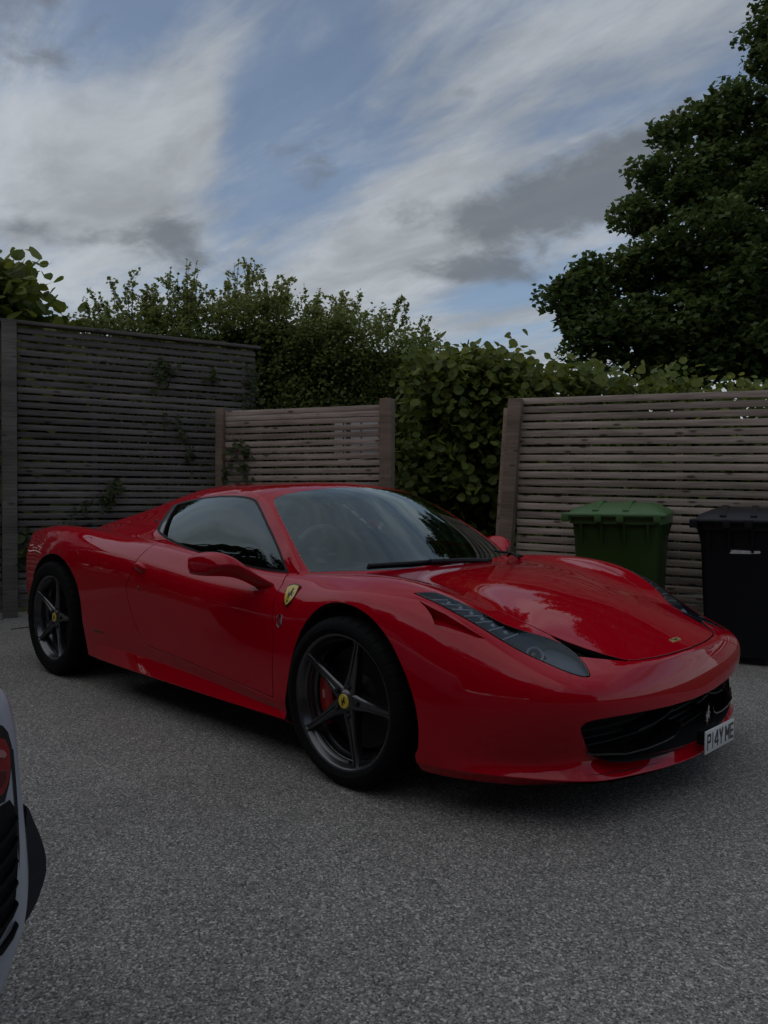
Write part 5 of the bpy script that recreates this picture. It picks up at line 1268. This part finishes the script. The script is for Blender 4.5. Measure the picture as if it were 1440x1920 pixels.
cab=MB(); zt=max(z for y,z in OUT)
cab.loft([rrect((x0-x1)/2,hw,.12,z,4,X0-(x0+x1)/2,wc) for z,x0,x1,hw in ((zt-.02,.75,3.0,.76),(zt+.12,1.15,2.6,.66),(zt+.22,1.45,2.3,.58),(zt+.25,1.6,2.1,.46))])
cab.build('cabin_glass',M['black_gloss'],WCAR,angle=60)
def flat(name,pts,h0,h1,mat,parent=None,mir=True,label=None):
    P=[on_tail(x,y,X0) for x,y in pts]; par=parent or WCAR
    o=MB().prism(P,lambda u,v,h: Vector((X0+h,u,v)),h0,h1).build(name,mat,par,label,angle=30)
    if mir: MB().prism([(2*wc-u,v) for u,v in P],lambda u,v,h: Vector((X0+h,u,v)),h0,h1).build(name,mat,par,angle=30)
    return o
flat('lamp_surround',[(-330,1372),(-40,1352),(4,1360),(14,1372),(21,1398),(22,1420),(16,1470),(8,1502),(-30,1520),(-320,1510)],-.02,.0030,M['black_gloss'])
flat('tail_lamp',[(-300,1392),(-20,1378),(6,1384),(14,1402),(16,1430),(12,1462),(2,1486),(-30,1500),(-300,1492)],-.01,.009,M['red_lens'])
flat('lamp_strip',[(-300,1412),(-20,1400),(3,1404),(8,1412),(4,1418),(-20,1415),(-300,1427)],0,.0115,simple('pale_lens',(.5,.20,.20),.2,coat=.6))
flat('lamp_dark_band',[(-300,1452),(-20,1446),(8,1442),(6,1462),(-2,1474),(-30,1486),(-300,1482)],0,.0105,simple('deep_red_lens',(.10,.002,.005),.1,coat=.8))  # darker red band of the lens itself
flat('vent_panel',[(-320,1528),(0,1512),(18,1500),(26,1512),(31,1560),(33,1620),(29,1680),(18,1728),(0,1760),(-320,1790)],-.02,.0022,M['void'])
for k in range(6):
    y=1560+k*40
    flat('vent_louvre',[(-300,y+46),(-40,y+40),(0,y+14),(20,y-14),(29,y-34),(30,y-29),(20,y-5),(0,y+24),(-40,y+51),(-300,y+58)],0,.012,M['black_plastic'])
flat('corner_trim',[(22,1404),(27,1406),(31,1450),(36,1520),(39,1590),(38,1650),(33,1648),(33,1590),(30,1520),(26,1460)],-.03,-.004,M['black_gloss'])
fin=[(51,1512),(55,1518),(63,1538),(74,1563),(83,1590),(87,1612),(87,1632),(82,1655),(70,1690),(54,1720),(34,1748),(12,1772),(3,1773),(2,1766),(16,1748),(32,1715),(41,1680),(46,1640),(48,1590),(49,1540)]
P=[on_tail(x,y,X0-.045) for x,y in fin]
for s in (1,-1):
    Q=P if s==1 else [(2*wc-u,v) for u,v in P]
    MB().prism(Q,lambda u,v,h: Vector((X0-.045+h,u,v)),-.10,.0).build('corner_fin',M['dark_fin'] if 'dark_fin' in M else M['black_plastic'],WCAR,angle=30)
for s in (1,-1):
    for xx in (.95,3.55):
        m=MB(); m.lathe([(.0001,.0),(.22,.0),(.24,-.01),(.33,-.01),(.345,-.04),(.345,-.22),(.0001,-.22)],40,lambda r,a,h,s=s,xx=xx: Vector((X0-xx+r*math.cos(a),wc+s*(.935+h),.345+r*math.sin(a)))); m.build('wheel',M['rubber'],WCAR,angle=30)
# ------------------------------------------------------------------ unseen house behind the photographer, added to block sky and darken reflections
M['brick']=simple('dark_brick',(.16,.085,.06),.9,bump=.4,bscale=30,var=.25,vscale=14); M['tile']=simple('roof_tile',(.07,.045,.038),.85,bump=.5,bscale=12,var=.25,vscale=6)
hc=at(4.0,-7.6); ang=math.atan2(RH.y,RH.x)
HS=empty('shading_house',(hc.x,hc.y,0),'dark brick house behind the photographer','house',None,ang)
def hp(mb,name,mat):
    o=mb.build(name,mat,None,origin=(0,0,0),angle=30); o.parent=HS; return o
hp(MB().box((0,0,2.6),(15,6,5.2)),'wall',M['brick'])
hp(MB().prism([(-3.4,5.05),(3.4,5.05),(3.4,5.2),(0,7.6),(-3.4,5.2)],lambda u,v,h: Vector((h,u,v)),-7.8,7.8),'roof',M['tile'])
for x in (-5.4,-1.6,3.4):
    for z in (1.35,3.85):
        hp(MB().box((x,3.02,z),(1.5,.10,1.2),bev=.01),'window_frame',M['trim_grey']); hp(MB().box((x,3.075,z),(1.32,.02,1.02)),'window_pane',M['black_gloss'])
hp(MB().box((1.5,3.03,1.02),(.95,.08,2.04),bev=.01),'front_door',M['dark_fin'])
# leaves blown against the foot of the fences
C=[]
for k in range(70):
    t=rng.uniform(0,1); q=A.lerp(B,t)-FH*rng.uniform(.02,.35)+RH*rng.uniform(-.2,.1); C.append((q.x,q.y,.006))
leaves('leaf_litter',C,.032,KITE,simple('dry_leaf',(.10,.065,.035),.8),None,3.0,kind='stuff')
